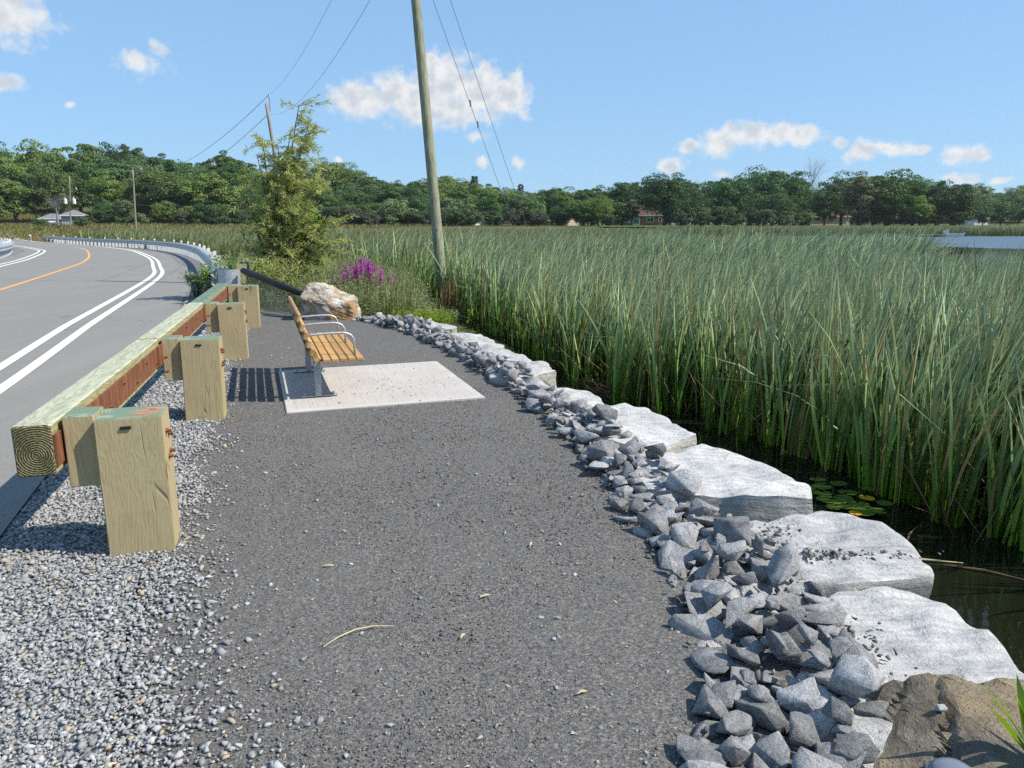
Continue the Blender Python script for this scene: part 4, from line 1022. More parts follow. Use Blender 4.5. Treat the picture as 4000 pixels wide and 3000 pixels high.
# bench local frame: +x along the bench (away), -y towards the water (v)
Z0 = .03
def slat(name, v, z, w, t, tilt, rnd=.007):
    mb = MB(); mb.box((LEN / 2, 0, 0), (LEN, w, t), ch=rnd)
    return mb.build(name, M['bench_wood'], bench, loc=(0, -v, z), rot=(R(tilt), 0, 0))
for k in range(5): slat('seat_slat', .079 + .077 * k, .402, .0705, .038, 0)
slat('seat_slat', -.004, .415, .066, .038, -38)
for k, (v, z) in enumerate([(-.052, .487), (-.075, .565), (-.1, .643), (-.125, .72)]): slat('back_slat', v, z, .0765, .037, -90 + 17)
slat('back_slat', -.155, .812, .085, .037, -90 + 19, .012)
for j, x in enumerate((.16, .92, 1.62)):
    P = [(-.095, .615), (-.03, .628), (.1, .635), (.24, .637), (.29, .63), (.33, .61), (.352, .575), (.358, .53), (.358, .42)]
    MB().tube([(x, -v, z) for v, z in P], .0105, 10).build('armrest', M['galv'], bench, smooth=True)
for x in (.2, 1.48):
    lg = MB().box((x, .0, .19 + .03), (.10, .062, .36), ch=.004).build('leg', M['galv_dull'], bench)
    MB().box((x, -.01, .036), (.075, .34, .012), ch=.002).build('base_plate', M['galv'], lg)
    for yy in (.125, -.145): MB().tube([(x, yy, .04), (x, yy, .062)], .013, 6).build('anchor_bolt', M['galv'], lg)
    mb = MB(); P = [(.42, .378), (.2, .376), (.04, .376), (-.03, .40), (-.075, .47), (-.1, .55), (-.15, .70), (-.185, .83)]
    for (a, b), (c, d) in zip(P[:-1], P[1:]):
        L_ = math.hypot(c - a, d - b); th = math.atan2(d - b, -(c - a)); mb.box((x, -(a + c) / 2, (b + d) / 2), (.06, L_ + .004, .010), Matrix.Rotation(th, 3, 'X'))
    mb.build('frame_strap', M['black'], bench)

# ------------------------------------------------------------------ mesh fence with foam-wrapped rail
f0, f1 = Vector((-5.25, 14.75, 0)), Vector((-3.72, 13.3, 0)); fd = (f1 - f0); FL = fd.length; fa = math.atan2(fd.y, fd.x)
fence = empty('mesh_fence', f0, fa); tag(fence, 'low mesh fence with black padded top rail between guard rail and boulder', 'fence')
MB().tube([(-.12, 0, .735), (.5, 0, .65), (1.1, 0, .55), (FL - .02, 0, .42)], [.062] * 4, 14).build('padded_rail', M['black'], fence, smooth=True)
MB().tube([(-.18, 0, .742), (-.11, 0, .734)], .03, 10).build('rail_end', M['black'], fence, smooth=True)
mb = MB()
for k in range(int(FL / .03)):
    x = k * .03; mb.box((x, -.02, .05 + (.66 - .13 * x) / 2 - .05), (.005, .004, .68 - .145 * x))
for k in range(22):
    z = .02 + k * .03; xe = min(FL, max(.05, (.70 - z) / .148)); mb.box((xe / 2, -.02, z), (xe, .003, .005))
o = mb.build('mesh', M['net'], fence); o['kind'] = 'stuff'
MB().tube([(FL + .02, 0, -.1), (FL + .02, 0, .50)], .03, 12).build('end_post', M['galv'], fence, smooth=True)

# ------------------------------------------------------------------ marsh plants
def blades(base, h, width, az, lean, bend, wind, K, face=None):
    """curved tapering blades: base (n,3), wind (n,) adds a lean to +x towards the tip"""
    n = len(base); t = np.linspace(0, 1, K + 1)[None, :]
    dx, dy = np.cos(az)[:, None], np.sin(az)[:, None]
    horiz = lean[:, None] * t + bend[:, None] * t ** 2.4
    px = base[:, 0:1] + h[:, None] * (dx * horiz + wind[:, None] * t ** 3)
    py = base[:, 1:2] + h[:, None] * (dy * horiz + .15 * wind[:, None] * t ** 3)
    dz = 1 - .45 * (np.abs(bend[:, None]) * t ** 2.0) - .22 * wind[:, None] ** 2 * t
    pz = base[:, 2:3] + h[:, None] * t * dz
    f = np.where(rng.random(n) < .6, np.pi / 2 + rng.normal(0, .55, n), rng.uniform(0, 2 * np.pi, n)) if face is None else face
    tw = f[:, None] + .9 * t * rng.choice([-1, 1], n)[:, None]
    w = width[:, None] * .5 * np.clip(1.0 - t ** 3.2, .02, 1) * (.8 + .4 * np.minimum(t * 4, 1))
    sx, sy = np.cos(tw) * w, np.sin(tw) * w
    A = np.stack([px - sx, py - sy, pz], 2); B = np.stack([px + sx, py + sy, pz], 2)
    V = np.stack([A, B], 2).reshape(n, -1, 3)
    k = np.arange(K); Fq = np.column_stack([2 * k, 2 * k + 1, 2 * k + 3, 2 * k + 2])
    F = Fq[None] + (np.arange(n) * (2 * (K + 1)))[:, None, None]
    H = np.repeat(np.repeat(t, n, 0), 2, 1)
    return V.reshape(-1, 3), F.reshape(-1, 4), H.ravel()
def join(parts):
    Vs, Fs, Hs, b = [], [], [], 0
    for V, F, H in parts: Vs.append(V); Fs.append(F + b); Hs.append(H); b += len(V)
    return np.vstack(Vs), np.vstack(Fs), np.concatenate(Hs)
FRONT = [(-6.0,27.5),(-3.3,22.5),(-1.5,19.2),(-.95,16.4),(-.1,13.2),(.55,10.7),(1.15,8.75),(1.7,7.85),(2.3,7.0),(2.78,5.95),(2.98,5.1),(2.98,4.66),(3.2,4.35),(4.2,3.6),(6,2.5)]
BED_A = FRONT + [(26, 2.5), (22, 13.5), (13, 18), (11, 20), (17, 31), (18.5, 36), (7.5, 36)]
BED_B = [(-5.8,27),(-9,33),(-18,47.5),(-33,68),(-58,100),(-80,152),(30,152),(25,112),(7.5,36),(7.5,31)]
BED_C = [(29,131),(60,130),(145,128),(160,170),(29,170)]
def sample(poly, n, x0, x1, y0, y1, vis=True):
    out = []; 
    while sum(len(o) for o in out) < n:
        P = np.column_stack([rng.uniform(x0, x1, n * 2), rng.uniform(y0, y1, n * 2)]); m = inpoly(P, poly)
        if vis: m &= (P[:, 0] < .74 * P[:, 1] + 2.2) & (P[:, 0] > -.74 * P[:, 1] - 2.2)
        out.append(P[m])
    return np.vstack(out)[:n]
def shoots(P, per, hm_, hs, wid, K, spread=.045, windm=.2, z0=WATER - .12, zf=None):
    n = len(P); B = np.repeat(P, per, 0) + rng.normal(0, spread, (n * per, 2))
    az0 = np.repeat(rng.uniform(0, 6.28, n), per); N = len(B)
    big = np.array([noise.noise((a * .35, b * .35, 2)) for a, b in P]) if n < 20000 else np.zeros(n)
    h = np.repeat(hm_ + hs * rng.normal(0, 1, n) + .22 * big, per) * rng.uniform(.72, 1.06, N)
    az = az0 + rng.choice([0, np.pi], N) + rng.normal(0, .5, N); brk = rng.random(N) < .03; h = np.where(brk, h * rng.uniform(.45, .8, N), h)
    lean = np.abs(rng.normal(.06, .07, N)); bend = np.abs(rng.normal(0, .12, N)) + (rng.random(N) < .018) * rng.uniform(.3, .8, N)
    wind = windm * np.repeat(rng.uniform(.2, 1.7, n), per) * (1 + rng.normal(0, .5, N))
    base = np.column_stack([B, np.full(N, z0) if zf is None else zf(B)])
    return blades(base, h, wid * rng.uniform(.65, 1.25, N), az, lean, bend, wind, K)
parts = []
# clumpy near edge
Pn = sample(BED_A, 2900, -2, 14, 2.5, 12); d = -np.abs(sdist(Pn, np.array(FRONT)))
cl = np.array([noise.noise((a * 1.5, b * 1.5, 7)) for a, b in Pn]); keep = (cl > -.05) | (d < -1.3)
Pn = Pn[keep & (np.abs(d) > .05 * rng.random(len(d)))]
parts.append(shoots(Pn, 7, 1.6, .14, .025, 6, .03, .10))
Pe = sample(BED_A, 300, -2, 9, 3.5, 17); de = np.abs(sdist(Pe, np.array(FRONT))); Pe = Pe[de < .55]
parts.append(shoots(Pe, 9, 1.5, .2, .021, 6, .025, .12))
P2 = sample(BED_A, 3900, -4, 20, 12, 20); parts.append(shoots(P2, 6, 1.58, .13, .032, 5, .05, .24))
P3 = sample(BED_A, 3200, -8, 24, 20, 36); parts.append(shoots(P3, 5, 1.92, .15, .045, 4, .08, .3))
V, F, H = join(parts)
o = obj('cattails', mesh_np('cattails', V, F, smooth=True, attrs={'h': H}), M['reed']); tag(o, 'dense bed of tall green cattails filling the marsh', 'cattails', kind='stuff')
parts = []
def zb(B): return terrain(B[:, 0], B[:, 1]).clip(WATER - .1, -.2)
P4 = sample(BED_B, 6500, -40, 28, 27, 70); parts.append(shoots(P4, 5, 1.5, .12, .05, 3, .14, .3))
P5 = sample(BED_B, 9000, -90, 32, 65, 152); parts.append(shoots(P5, 4, 1.55, .14, .10, 3, .25, .3))
P6 = sample(BED_C, 6000, 25, 150, 126, 170); parts.append(shoots(P6, 4, 1.75, .16, .12, 3, .25, .25))
V, F, H = join(parts)
o = obj('far_cattails', mesh_np('far_cattails', V, F, smooth=True, attrs={'h': H}), M['reed_far']); tag(o, 'paler far reeds reaching to the foot of the wood', 'cattails', kind='stuff')
# field grass left, beyond the steel rail
FIELD = [(-9.5,31),(-17.8,46.5),(-31,67),(-46,84),(-70,104),(-104,149),(-150,213),(-190,235),(-60,235),(-10,200),(-78,150),(-57,100),(-32,68),(-17.2,47.5),(-8.5,33)]
Pf = sample(FIELD, 9000, -190, 0, 28, 235)
zf = lambda B: terrain(B[:, 0], B[:, 1]) - .03
V, F, H = shoots(Pf, 4, .75, .15, .13, 2, .3, .2, zf=zf)
o = obj('field_grass', mesh_np('field_grass', V, F, smooth=True, attrs={'h': H}), M['field_grass']); tag(o, 'yellow green meadow grass beyond the steel guard rail', 'grass', kind='stuff')
# dead litter at the foot of the cattails
n = 2600; P = sample(BED_A, n, -2, 12, 2.5, 14); 
V, F, H = blades(np.column_stack([P, np.full(n, WATER + .0)]), rng.uniform(.25, .8, n), rng.uniform(.008, .016, n), rng.uniform(0, 6.28, n), rng.uniform(.4, 1.4, n), rng.normal(0, .3, n), np.zeros(n), 2)
tag(obj('dead_cattail_litter', mesh_np('dead_cattail_litter', V, F), M['dead_reed']), 'brown dead stalks between the cattail stems', 'dead stalks', kind='stuff')
# drifting stalks on the water in front of the bed
for k, (x, y, L_, a) in enumerate([(2.45, 4.55, .45, .25), (2.6, 4.35, .5, -.1), (2.75, 4.75, .4, .9), (1.95, 5.75, .55, .1), (1.2, 7.9, .5, -.2), (2.9, 4.2, .42, -.5)]):
    mb = MB(); mb.tube([(-L_ / 2, 0, 0), (0, .015, .008), (L_ / 2, 0, 0)], [.005, .007, .003], 5)
    tag(mb.build('floating_stalk', M['straw'] if k < 2 else M['dead_reed'], None, loc=(x, y, WATER + .006), rot=(0, 0, a)), ['pale broken cattail stalk floating below the nearest cattails', 'second pale stalk floating just in front of the nearest cattails', 'brown stalk leaning among the nearest cattail stems', 'thin brown stalk floating left of the lily pads', 'thin dead stalk floating near the twig pile', 'short brown stalk floating at the right edge'][k], 'stalk', 'dead stalks on the dark water')

def leaf_mesh(C, D, Nn, Lh, W):
    """rhombus leaves, C base, D direction, Nn normal"""
    D = D / np.linalg.norm(D, axis=1)[:, None]; S = np.cross(D, Nn); S /= np.linalg.norm(S, axis=1)[:, None] + 1e-9
    U_ = np.cross(S, D)
    m = C + D * Lh[:, None] * .42
    V = np.stack([C, m + S * W[:, None] / 2 + U_ * W[:, None] * .12, C + D * Lh[:, None], m - S * W[:, None] / 2 + U_ * W[:, None] * .12], 1)
    F = np.array([[0, 1, 2], [0, 2, 3]])[None] + (np.arange(len(C)) * 4)[:, None, None]
    return V.reshape(-1, 3), F.reshape(-1, 3)
def rdir(n): v = rng.normal(size=(n, 3)); return v / np.linalg.norm(v, axis=1)[:, None]
def stems_leaves(bases, h, per, Lh, W, outw=.35, wind=.1, droop=-.1):
    n = len(bases); az = rng.uniform(0, 6.28, n); top = bases + np.column_stack([np.cos(az) * outw * h + wind * h, np.sin(az) * outw * h, h])
    t = rng.uniform(.12, 1, (n, per)); C = bases[:, None] * (1 - t[..., None]) + top[:, None] * t[..., None]
    C[..., 2] -= 0; C = C.reshape(-1, 3); D = rdir(len(C)); D[:, 2] = D[:, 2] * .5 + .3 + droop; Nn = rdir(len(C)) * .6 + np.array([0, 0, 1])
    return leaf_mesh(C, D, Nn, Lh * rng.uniform(.6, 1.3, len(C)), W * rng.uniform(.7, 1.3, len(C)))
# weeds behind the boulder and along the bank
WEED = [(-9.6,26.5),(-7.6,20.5),(-6.0,15.9),(-5.0,14.8),(-3.9,13.95),(-2.6,13.75),(-1.75,13.9),(-1.1,16),(-1.5,19),(-3.3,22.3),(-6,27)]
Pw = sample(WEED, 2300, -10, 0, 13, 28); h = rng.uniform(.4, .95, len(Pw)) * (1 + .35 * np.array([noise.noise((a * .6, b * .6, 1)) for a, b in Pw]))
zw = terrain(Pw[:, 0], Pw[:, 1]).clip(-.5, 1); sight = np.abs(sdist(Pw, np.array([(-1.1, 13.), (-1.9, 20.6)]))); h = h * np.interp(sight, [.3, 1.0], [.3, 1])
V, F = stems_leaves(np.column_stack([Pw, zw]), h, 22, .085, .016)
o = obj('bank_weeds', mesh_np('bank_weeds', V, F), M['weed']); tag(o, 'tangled grey green weeds on the bank behind the boulder', 'weeds', kind='stuff')
Pg = sample(WEED, 2600, -10, 0, 13, 28); Pg = Pg[np.abs(sdist(Pg, np.array([(-1.1, 13.), (-1.9, 20.6)]))) > .7]
V, F, H = shoots(Pg, 4, .75, .2, .011, 4, .05, .12, zf=lambda B: terrain(B[:, 0], B[:, 1]).clip(-.5, 1))
tag(obj('bank_grass', mesh_np('bank_grass', V, F, smooth=True, attrs={'h': H}), M['reed_far']), 'green grass mixed through the bank weeds', 'grass', kind='stuff')
# dry grass round the pole foot
Pd = np.column_stack([rng.normal(-1.3, .55, 420), rng.normal(19.2, .7, 420)])
Pd = Pd[Pd[:, 0] > -1.75]
V, F, H = shoots(Pd, 6, .6, .15, .016, 4, .06, .1, z0=-.5)
tag(obj('dry_grass', mesh_np('dry_grass', V, F, smooth=True, attrs={'h': H}), M['drygrass']), 'rusty brown dry grass around the foot of the pole', 'grass', kind='stuff')
# lime green creeping weed at the water's edge and floating algae
Pl = np.column_stack([rng.normal(-1.72, .28, 260), rng.normal(13.75, .22, 260)])
V, F = stems_leaves(np.column_stack([Pl, np.full(260, -.2)]), rng.uniform(.12, .3, 260), 16, .05, .02)
tag(obj('creeping_weed', mesh_np('creeping_weed', V, F), M['lime']), 'lime green low weed at the edge of the algae', 'weeds', kind='stuff')
ALG = [(-1.55,12.6),(-.7,12.0),(-.15,11.2),(.15,11.4),(-.1,12.9),(-.6,14.2),(-1.2,15.8),(-1.75,14.6),(-1.6,13.4)]
Pa = sample(ALG, 2600, -2, .3, 11, 16); Pa = Pa[np.array([noise.noise((a * 2.2, b * 1.2, 4)) for a, b in Pa]) > -.2]
n = len(Pa); V, F = leaf_mesh(np.column_stack([Pa, np.full(n, WATER + .004)]), np.column_stack([rng.normal(size=(n, 2)), np.zeros(n)]), np.tile([0, 0, 1.], (n, 1)), rng.uniform(.04, .15, n), rng.uniform(.03, .09, n))
V[:, 2] = WATER + .004 + np.repeat(rng.uniform(0, .004, n), 4)
tag(obj('algae_mat', mesh_np('algae_mat', V, F), M['duck']), 'olive algae floating on the still water by the pole', 'algae', kind='stuff')

# lily pads
def pad_mesh():
    n = 18; V = [(0, 0, 0)] + [(math.cos(a) * (1 + .04 * math.sin(5 * a)), math.sin(a), .03 * math.sin(3 * a)) for a in np.linspace(R(14), R(346), n)]
    F = [(0, i, i + 1) for i in range(1, n)]; m = MB(); m.add(V, F); m.add([(x, y, z - .05) for x, y, z in V], [f[::-1] for f in F])
    k = n + 1; m.F += [(i, k + i, k + i + 1, i + 1) for i in range(1, n)]; return m.mesh('lily_pad')
pm_ = [pad_mesh() for _ in range(2)]; 
pads = [(2.22,5.72,.09,0),(2.36,5.6,.10,0),(2.32,5.45,.12,0),(2.2,5.32,.10,1),(2.44,5.35,.12,0),(2.34,5.22,.13,0),(2.5,5.2,.11,0),(2.58,5.36,.12,0),(2.62,5.52,.1,0),(2.74,5.42,.1,0),(2.46,5.05,.13,0),(2.6,5.08,.11,0),(2.7,5.2,.11,0),(2.78,5.08,.09,1),(2.52,4.92,.12,0),(2.64,4.94,.12,0),(2.42,4.88,.09,0),(2.58,4.78,.13,0),(2.7,4.8,.1,0),(2.84,4.95,.09,0),(2.18,5.05,.09,0),(2.5,4.74,.07,1),(2.88,5.24,.08,0),(2.16,5.5,.07,0)]
for k, (x, y, r, yl) in enumerate(pads):
    x, y, r = x - .04 - (y - 5.2) * .1, y + .34, r * .64
    if k % 24 == 0: pass
    o = obj('lily_pad', pm_[yl], M['lily_yellow' if yl else 'lily'], loc=(x, y, WATER + .008 + .0013 * k), rot=(rr.gauss(0, .03), rr.gauss(0, .03), rr.uniform(0, 6.3)), scale=(r, r, r))
    lab = 'yellowing lily pad ' if yl else ('large green lily pad ' if r >= .074 else ('small green lily pad ' if r < .059 else 'mid sized green lily pad '))
    lab += 'in the far row of pads' if y > 5.76 else ('in the middle of the floating pads' if y > 5.46 else 'in the near row of pads'); lab += ', slab side' if x < 2.35 else ', cattail side'
    tag(o, lab, 'lily pad', 'lily pads floating beside the third slab')

# brush pile in the water
mb = MB(); r2 = random.Random(3)
root = empty('twig_pile', (1.55, 8.75, WATER)); tag(root, 'tangle of brown dead twigs in the water at the cattail edge', 'twig pile')
for k in range(70):
    a = r2.uniform(0, 6.28); L_ = r2.uniform(.2, .6); x, y = r2.gauss(0, .22), r2.gauss(0, .12); e = r2.uniform(.0, .6)
    p0 = Vector((x, y, r2.uniform(0, .06))); p2 = p0 + Vector((math.cos(a) * L_, math.sin(a) * L_ * .6, e * L_)); pm1 = (p0 + p2) / 2 + Vector((r2.gauss(0, .04), r2.gauss(0, .04), .04))
    mb.tube([p0, pm1, p2], [.007, .005, .002], 4, cap=False)
mb.build('twigs', M['twig'], root)['kind'] = 'stuff'
MB().tube([(.05, 0, 0), (.02, .02, .3), (.0, 0, .62)], [.008, .006, .003], 5).build('upright_twig', M['twig'], root)

# purple loosestrife
def loosestrife(loc, n, spread, h0, label):
    root = empty('purple_loosestrife', loc); tag(root, label, 'flower')
    b = np.column_stack([rng.normal(0, spread * .5, n), rng.normal(0, spread * .35, n), np.zeros(n)]); h = h0 * (1 - .35 * np.abs(b[:, 0]) / spread) * rng.uniform(.82, 1.08, n)
    V, F = stems_leaves(b, h * .8, 26, .07, .016, .1, .02); obj('foliage', mesh_np('foliage', V, F), M['weed'], root)
    m = MB()
    for k in range(n): m.tube([b[k], b[k] + np.array([b[k][0] * .5, b[k][1] * .3, h[k]])], [.006, .003], 4, cap=False)
    for k in range(n):
        tip = b[k] + np.array([b[k][0] * .5, b[k][1] * .3, h[k]]); q = rng.uniform(0, 1, 110); L_ = rng.uniform(.18, .34)
        C = tip + np.column_stack([rng.normal(0, .006, 110), rng.normal(0, .006, 110), -L_ * q + .02]); D = rdir(110); D[:, 2] = np.abs(D[:, 2]) * .4
        V, F = leaf_mesh(C, D, rdir(110), .034 * (.4 + .75 * q) * rng.uniform(.7, 1.3, 110), .022 * np.ones(110)); obj('flower_spike', mesh_np('flower_spike', V, F), M['purple'], root)
    m.build('stems', M['twig'], root)
loosestrife((-3.3, 16.7, -.25), 85, .5, 1.12, 'large clump of purple loosestrife flowering behind the boulder')
loosestrife((-2.5, 16.2, -.35), 7, .10, .72, 'small sprig of purple flowers right of the big clump')
# plant at the near right corner
b = np.array([[0, 0, 0]] * 9, float) + rng.normal(0, .02, (9, 3)) * [1, 1, 0]
root = empty('leafy_plant', (1.53, 1.88, on_boulder(1.53, 1.88) - .05)); tag(root, 'bright green narrow leaved plant at the near right corner', 'plant')
for k in range(13):
    a = 2.2 + k * .5; e = .55 + .3 * math.sin(k * 2.1)
    V, F, H = blades(np.array([[.0, .0, .05]]), np.array([.17 + .09 * e]), np.array([.03]), np.array([a]), np.array([.25 + .25 * (k % 3)]), np.array([.25 * e]), np.array([0.]), 5, face=np.array([a + 1.57]))
    obj('leaf', mesh_np('leaf', V, F, smooth=True), M['grape'], root)

# ------------------------------------------------------------------ bushes
def limb(m, p, d, L_, r, depth, tips, rnd, gnarl=.25, n=6, up=.15):
    pts = [Vector(p)]; rad = [r]; d = Vector(d).normalized(); k = 4
    for i in range(k):
        d = (d + Vector((rnd.gauss(0, gnarl), rnd.gauss(0, gnarl), rnd.gauss(0, gnarl * .6) + up)) * .5).normalized(); pts.append(pts[-1] + d * L_ / k); rad.append(r * (1 - .55 * (i + 1) / k))
    m.tube(pts, rad, n, cap=False); tips.append((pts[-1], d, depth))
    if depth > 0:
        for i in range(2, k + 1):
            for _ in range(2 if depth > 1 or i > 2 else 1):
                dd = (d + Vector((rnd.gauss(0, .7), rnd.gauss(0, .7), rnd.gauss(0, .4)))).normalized(); limb(m, pts[i], dd, L_ * rnd.uniform(.5, .72), rad[i] * .62, depth - 1, tips, rnd, gnarl, max(4, n - 1), up)
willow = empty('willow_shrub', (-5.2, 16.6, -.3)); tag(willow, 'tall grey green willow shrub between guard rail and marsh', 'shrub')
m = MB(); r3 = random.Random(12); C = []; D = []
STEMS = [(.68,0,4.42),(.82,.1,4.0),(.5,-.1,3.9),(-.15,0,3.75),(-.32,.1,3.4),(.15,.1,3.5),(.1,-.2,3.1),(-.7,0,2.75),(-.55,-.2,2.3),(.95,.1,2.9),(1.25,0,2.2),(.6,-.3,2.4),(-.2,-.3,2.5),(1.45,.1,1.75),(-.8,.2,1.7),(.3,.3,2.9),(.0,.3,2.2),(.9,-.3,1.6)]
for (tx, ty, tz) in STEMS:
    tip = Vector((tx, ty, tz)); b0 = Vector((tx * .12 + r3.gauss(0, .06), ty * .2, 0)); mid = Vector((tx * .3 + r3.gauss(0, .05), ty * .5, tz * .6)); pts = []
    for i in range(9):
        f = i / 8; pts.append(b0 * (1 - f) ** 2 + mid * 2 * f * (1 - f) + tip * f * f)
    m.tube(pts, [.03 * (1 - .85 * i / 8) + .003 for i in range(9)], 6, cap=False)
    for j in range(int(11 + tz * 6)):
        f = .28 + .72 * r3.random() ** .75; i = min(7, int(f * 8)); q = pts[i].lerp(pts[i + 1], f * 8 - i); L_ = r3.uniform(.25, .8) * (1.05 - .32 * f)
        d = Vector((r3.gauss(.25, .8), r3.gauss(0, .8), r3.gauss(.12, .5))).normalized(); e = q + d * L_ + Vector((L_ * .2, 0, -L_ * .12))
        m.tube([q, (q + e) / 2 + Vector((0, 0, .03)), e], [.006, .004, .002], 4, cap=False)
        nl = int(30 + 60 * L_); t_ = rng.uniform(.1, 1.05, nl)[:, None]
        C.append(np.array(q[:]) * (1 - t_) + np.array(e[:]) * t_ + rng.normal(0, .018, (nl, 3))); D.append(np.tile(np.array(d[:]), (nl, 1)) + rdir(nl) * .95 + np.array([.3, 0, -.1]))
m.build('stems', M['bark'], willow)
C = np.vstack(C); D = np.vstack(D); n = len(C)
V, F = leaf_mesh(C, D, rdir(n) + np.array([.2, -.1, .6]), rng.uniform(.07, .135, n), rng.uniform(.013, .021, n))
obj('foliage', mesh_np('foliage', V, F), M['willow'], willow)
# skirt of lower willow leaves
n = 16000; c = np.column_stack([rng.normal(0, .55, n), rng.normal(-.1, .5, n), rng.uniform(0, 1.25, n)]); c[:, 0] *= (1.15 - .35 * c[:, 2]); keepm = np.array([noise.noise((a * 1.6, b * 1.6, z * 1.6)) for a, b, z in c]) > -.12; c = c[keepm]; n = len(c)
V, F = leaf_mesh(c, rdir(n) + np.array([.3, 0, .35]), rdir(n) + np.array([.2, -.1, .6]), rng.uniform(.06, .11, n), rng.uniform(.012, .019, n)); obj('foliage', mesh_np('foliage', V, F), M['willow'], willow)
def leafbush(name, loc, size, n, leafl, leafw, mat, label, cat, lumps=9, stem=True):
    root = empty(name, loc); tag(root, label, cat); L_ = []
    rb = np.random.default_rng(int(abs(loc[0] * 100)) + 3); cen = rb.normal(0, .45, (lumps, 3)) * size; cen[:, 2] = np.abs(cen[:, 2]) * .6 + rb.uniform(.15, .8, lumps) * size[2]
    k = rb.integers(0, lumps, n); C = cen[k] + rb.normal(0, .16, (n, 3)) * size; C[:, 2] = np.maximum(C[:, 2], .02)
    V, F = leaf_mesh(C, rdir(n) + np.array([.2, 0, 0]), rdir(n) * .7 + np.array([.3, -.2, .8]), leafl * rb.uniform(.7, 1.3, n), leafw * rb.uniform(.7, 1.3, n)); obj('foliage', mesh_np('foliage', V, F), mat, root)
    m = MB()
    for c in cen: m.tube([(c[0] * .2, c[1] * .2, -.1), (c[0] * .7, c[1] * .7, c[2] * .6), tuple(c)], [.014, .01, .004], 5, cap=False)
    m.build('stems', M['bark'], root); return root
leafbush('wild_vine', (-4.65, 16.9, .75), (.5, .35, 1.0), 900, .10, .085, M['grape'], 'bright green broad leaved vine climbing through the willow', 'vine', 10)
leafbush('wild_vine', (-5.35, 16.6, 1.35), (.18, .2, .32), 130, .10, .085, M['grape'], 'small bright leaved vine tuft on the left of the willow', 'vine', 4)
leafbush('roadside_shrub', (-5.75, 15.9, .0), (.45, .45, .6), 1500, .09, .03, M['grape'], 'fresh green shrub right behind the curved steel rail end', 'shrub', 8)
leafbush('roadside_shrub', (-7.0, 19.0, -.2), (.8, 1.0, .95), 2600, .09, .025, M['weed'], 'dusty shrub behind the near end of the steel rail', 'shrub', 10)
leafbush('roadside_shrub', (-7.35, 17.3, -.05), (.35, .45, .42), 1300, .06, .03, M['crown'] if False else M['weed'], 'dark low shrub hanging over the road edge under the steel rail', 'shrub', 7)
leafbush('roadside_shrub', (-6.6, 17.6, -.1), (.45, .4, .8), 1100, .10, .03, M['grape'], 'leafy sapling with bright leaves left of the willow', 'shrub', 7)

# ------------------------------------------------------------------ utility poles and wires
def pole(name, base, top, r0, r1, mat, label, n=18, cat='utility pole'):
    base, top = Vector(base), Vector(top); root = empty(name, base); tag(root, label, cat); v = top - base
    MB().tube([v * f for f in np.linspace(0, 1, 9)], [r0 + (r1 - r0) * f for f in np.linspace(0, 1, 9)], n).build('shaft', mat, root, smooth=True); return root, v
p1b, p1t = Vector((-1.86, 20.4, -.8)), Vector((-2.85, 21.6, 11.2))
pr1, pv = pole('utility_pole', p1b, p1t, .15, .115, M['pole'], 'tall leaning wooden utility pole standing in the marsh', 24)
for z in (.93, .985):
    MB().tube([(-.06, -.1, 0), (.06, .1, 0)], .02, 6).build('insulator', M['galv'], pr1, loc=pv * z)
MB().box((0, 0, 0), (.03, .012, .10)).build('pole_tag', M['galv'], pr1, loc=pv * .19 + Vector((.02, -.147, 0)), rot=(R(6), 0, 0))
# pole behind the willow
d2 = 64.0; p2b, p2t = Vector((-18.9, 64, -.8)), Vector((-20.2, 64.3, 11.3))
pr2, pv2 = pole('utility_pole', p2b, p2t, .16, .12, M['pole_far'], 'wooden utility pole rising behind the willow shrub', 12)
MB().tube([(.28, 0, -.6), (.28, 0, .55)], .045, 8).build('insulator_bracket', M['galv_dull'], pr2, loc=pv2)
MB().lathe([(.05, .5), (.1, .55), (.06, .62), (.1, .68), (.05, .75)], 10).build('insulator', M['galv'], pr2, loc=pv2 + Vector((.28, 0, 0)))
def crossarm(root, v, z, w, label='crossarm'):
    MB().box((0, 0, 0), (w, .14, .14)).build('crossarm', M['pole_far'], root, loc=v * z)
    for s in (-.45, .45): MB().lathe([(.03, .07), (.07, .1), (.05, .2), (.02, .25)], 8).build('insulator', M['galv'], root, loc=v * z + Vector((s * w, 0, 0)))
# far poles: base pixel-derived positions, all about 12 m tall
far = [((-72.2,145,-.3),(-71.6,145,11.6),.2,'far leaning pole with a wide crossarm standing in the meadow'),((-97.6,167,-.3),(-96.4,167,11.7),.17,'far pole carrying two white transformers beside the grey houses'),
       ((-128.5,205,-.2),(-128.6,205,11.6),.17,'far pole with crossarm and one transformer left of the houses'),((-151,228,.2),(-152.2,228,10),.15,'thin far pole beside the road bend'),((-161,236,.3),(-161,236,9.6),.15,'far pole at the left edge of the picture')]
FP = []
for b, t_, r_, lab in far:
    rt, v = pole('utility_pole', b, t_, r_, r_ * .75, M['pole_far'], lab, 10); FP.append((rt, v, Vector(b)))
crossarm(FP[0][0], FP[0][1], .985, 3.9); MB().tube([(0, 0, .2), (.6, 0, .9), (1.6, 0, .75), (1.75, 0, .15)], .06, 6).build('pole_top_pin', M['galv'], FP[0][0], loc=FP[0][1] * .985)
crossarm(FP[2][0], FP[2][1], .93, 2.6); crossarm(FP[4][0], FP[4][1], .9, 2.4)
MB().box((0, 0, 0), (3.0, .12, .12)).build('crossarm', M['pole_far'], FP[1][0], loc=FP[1][1] * .78)
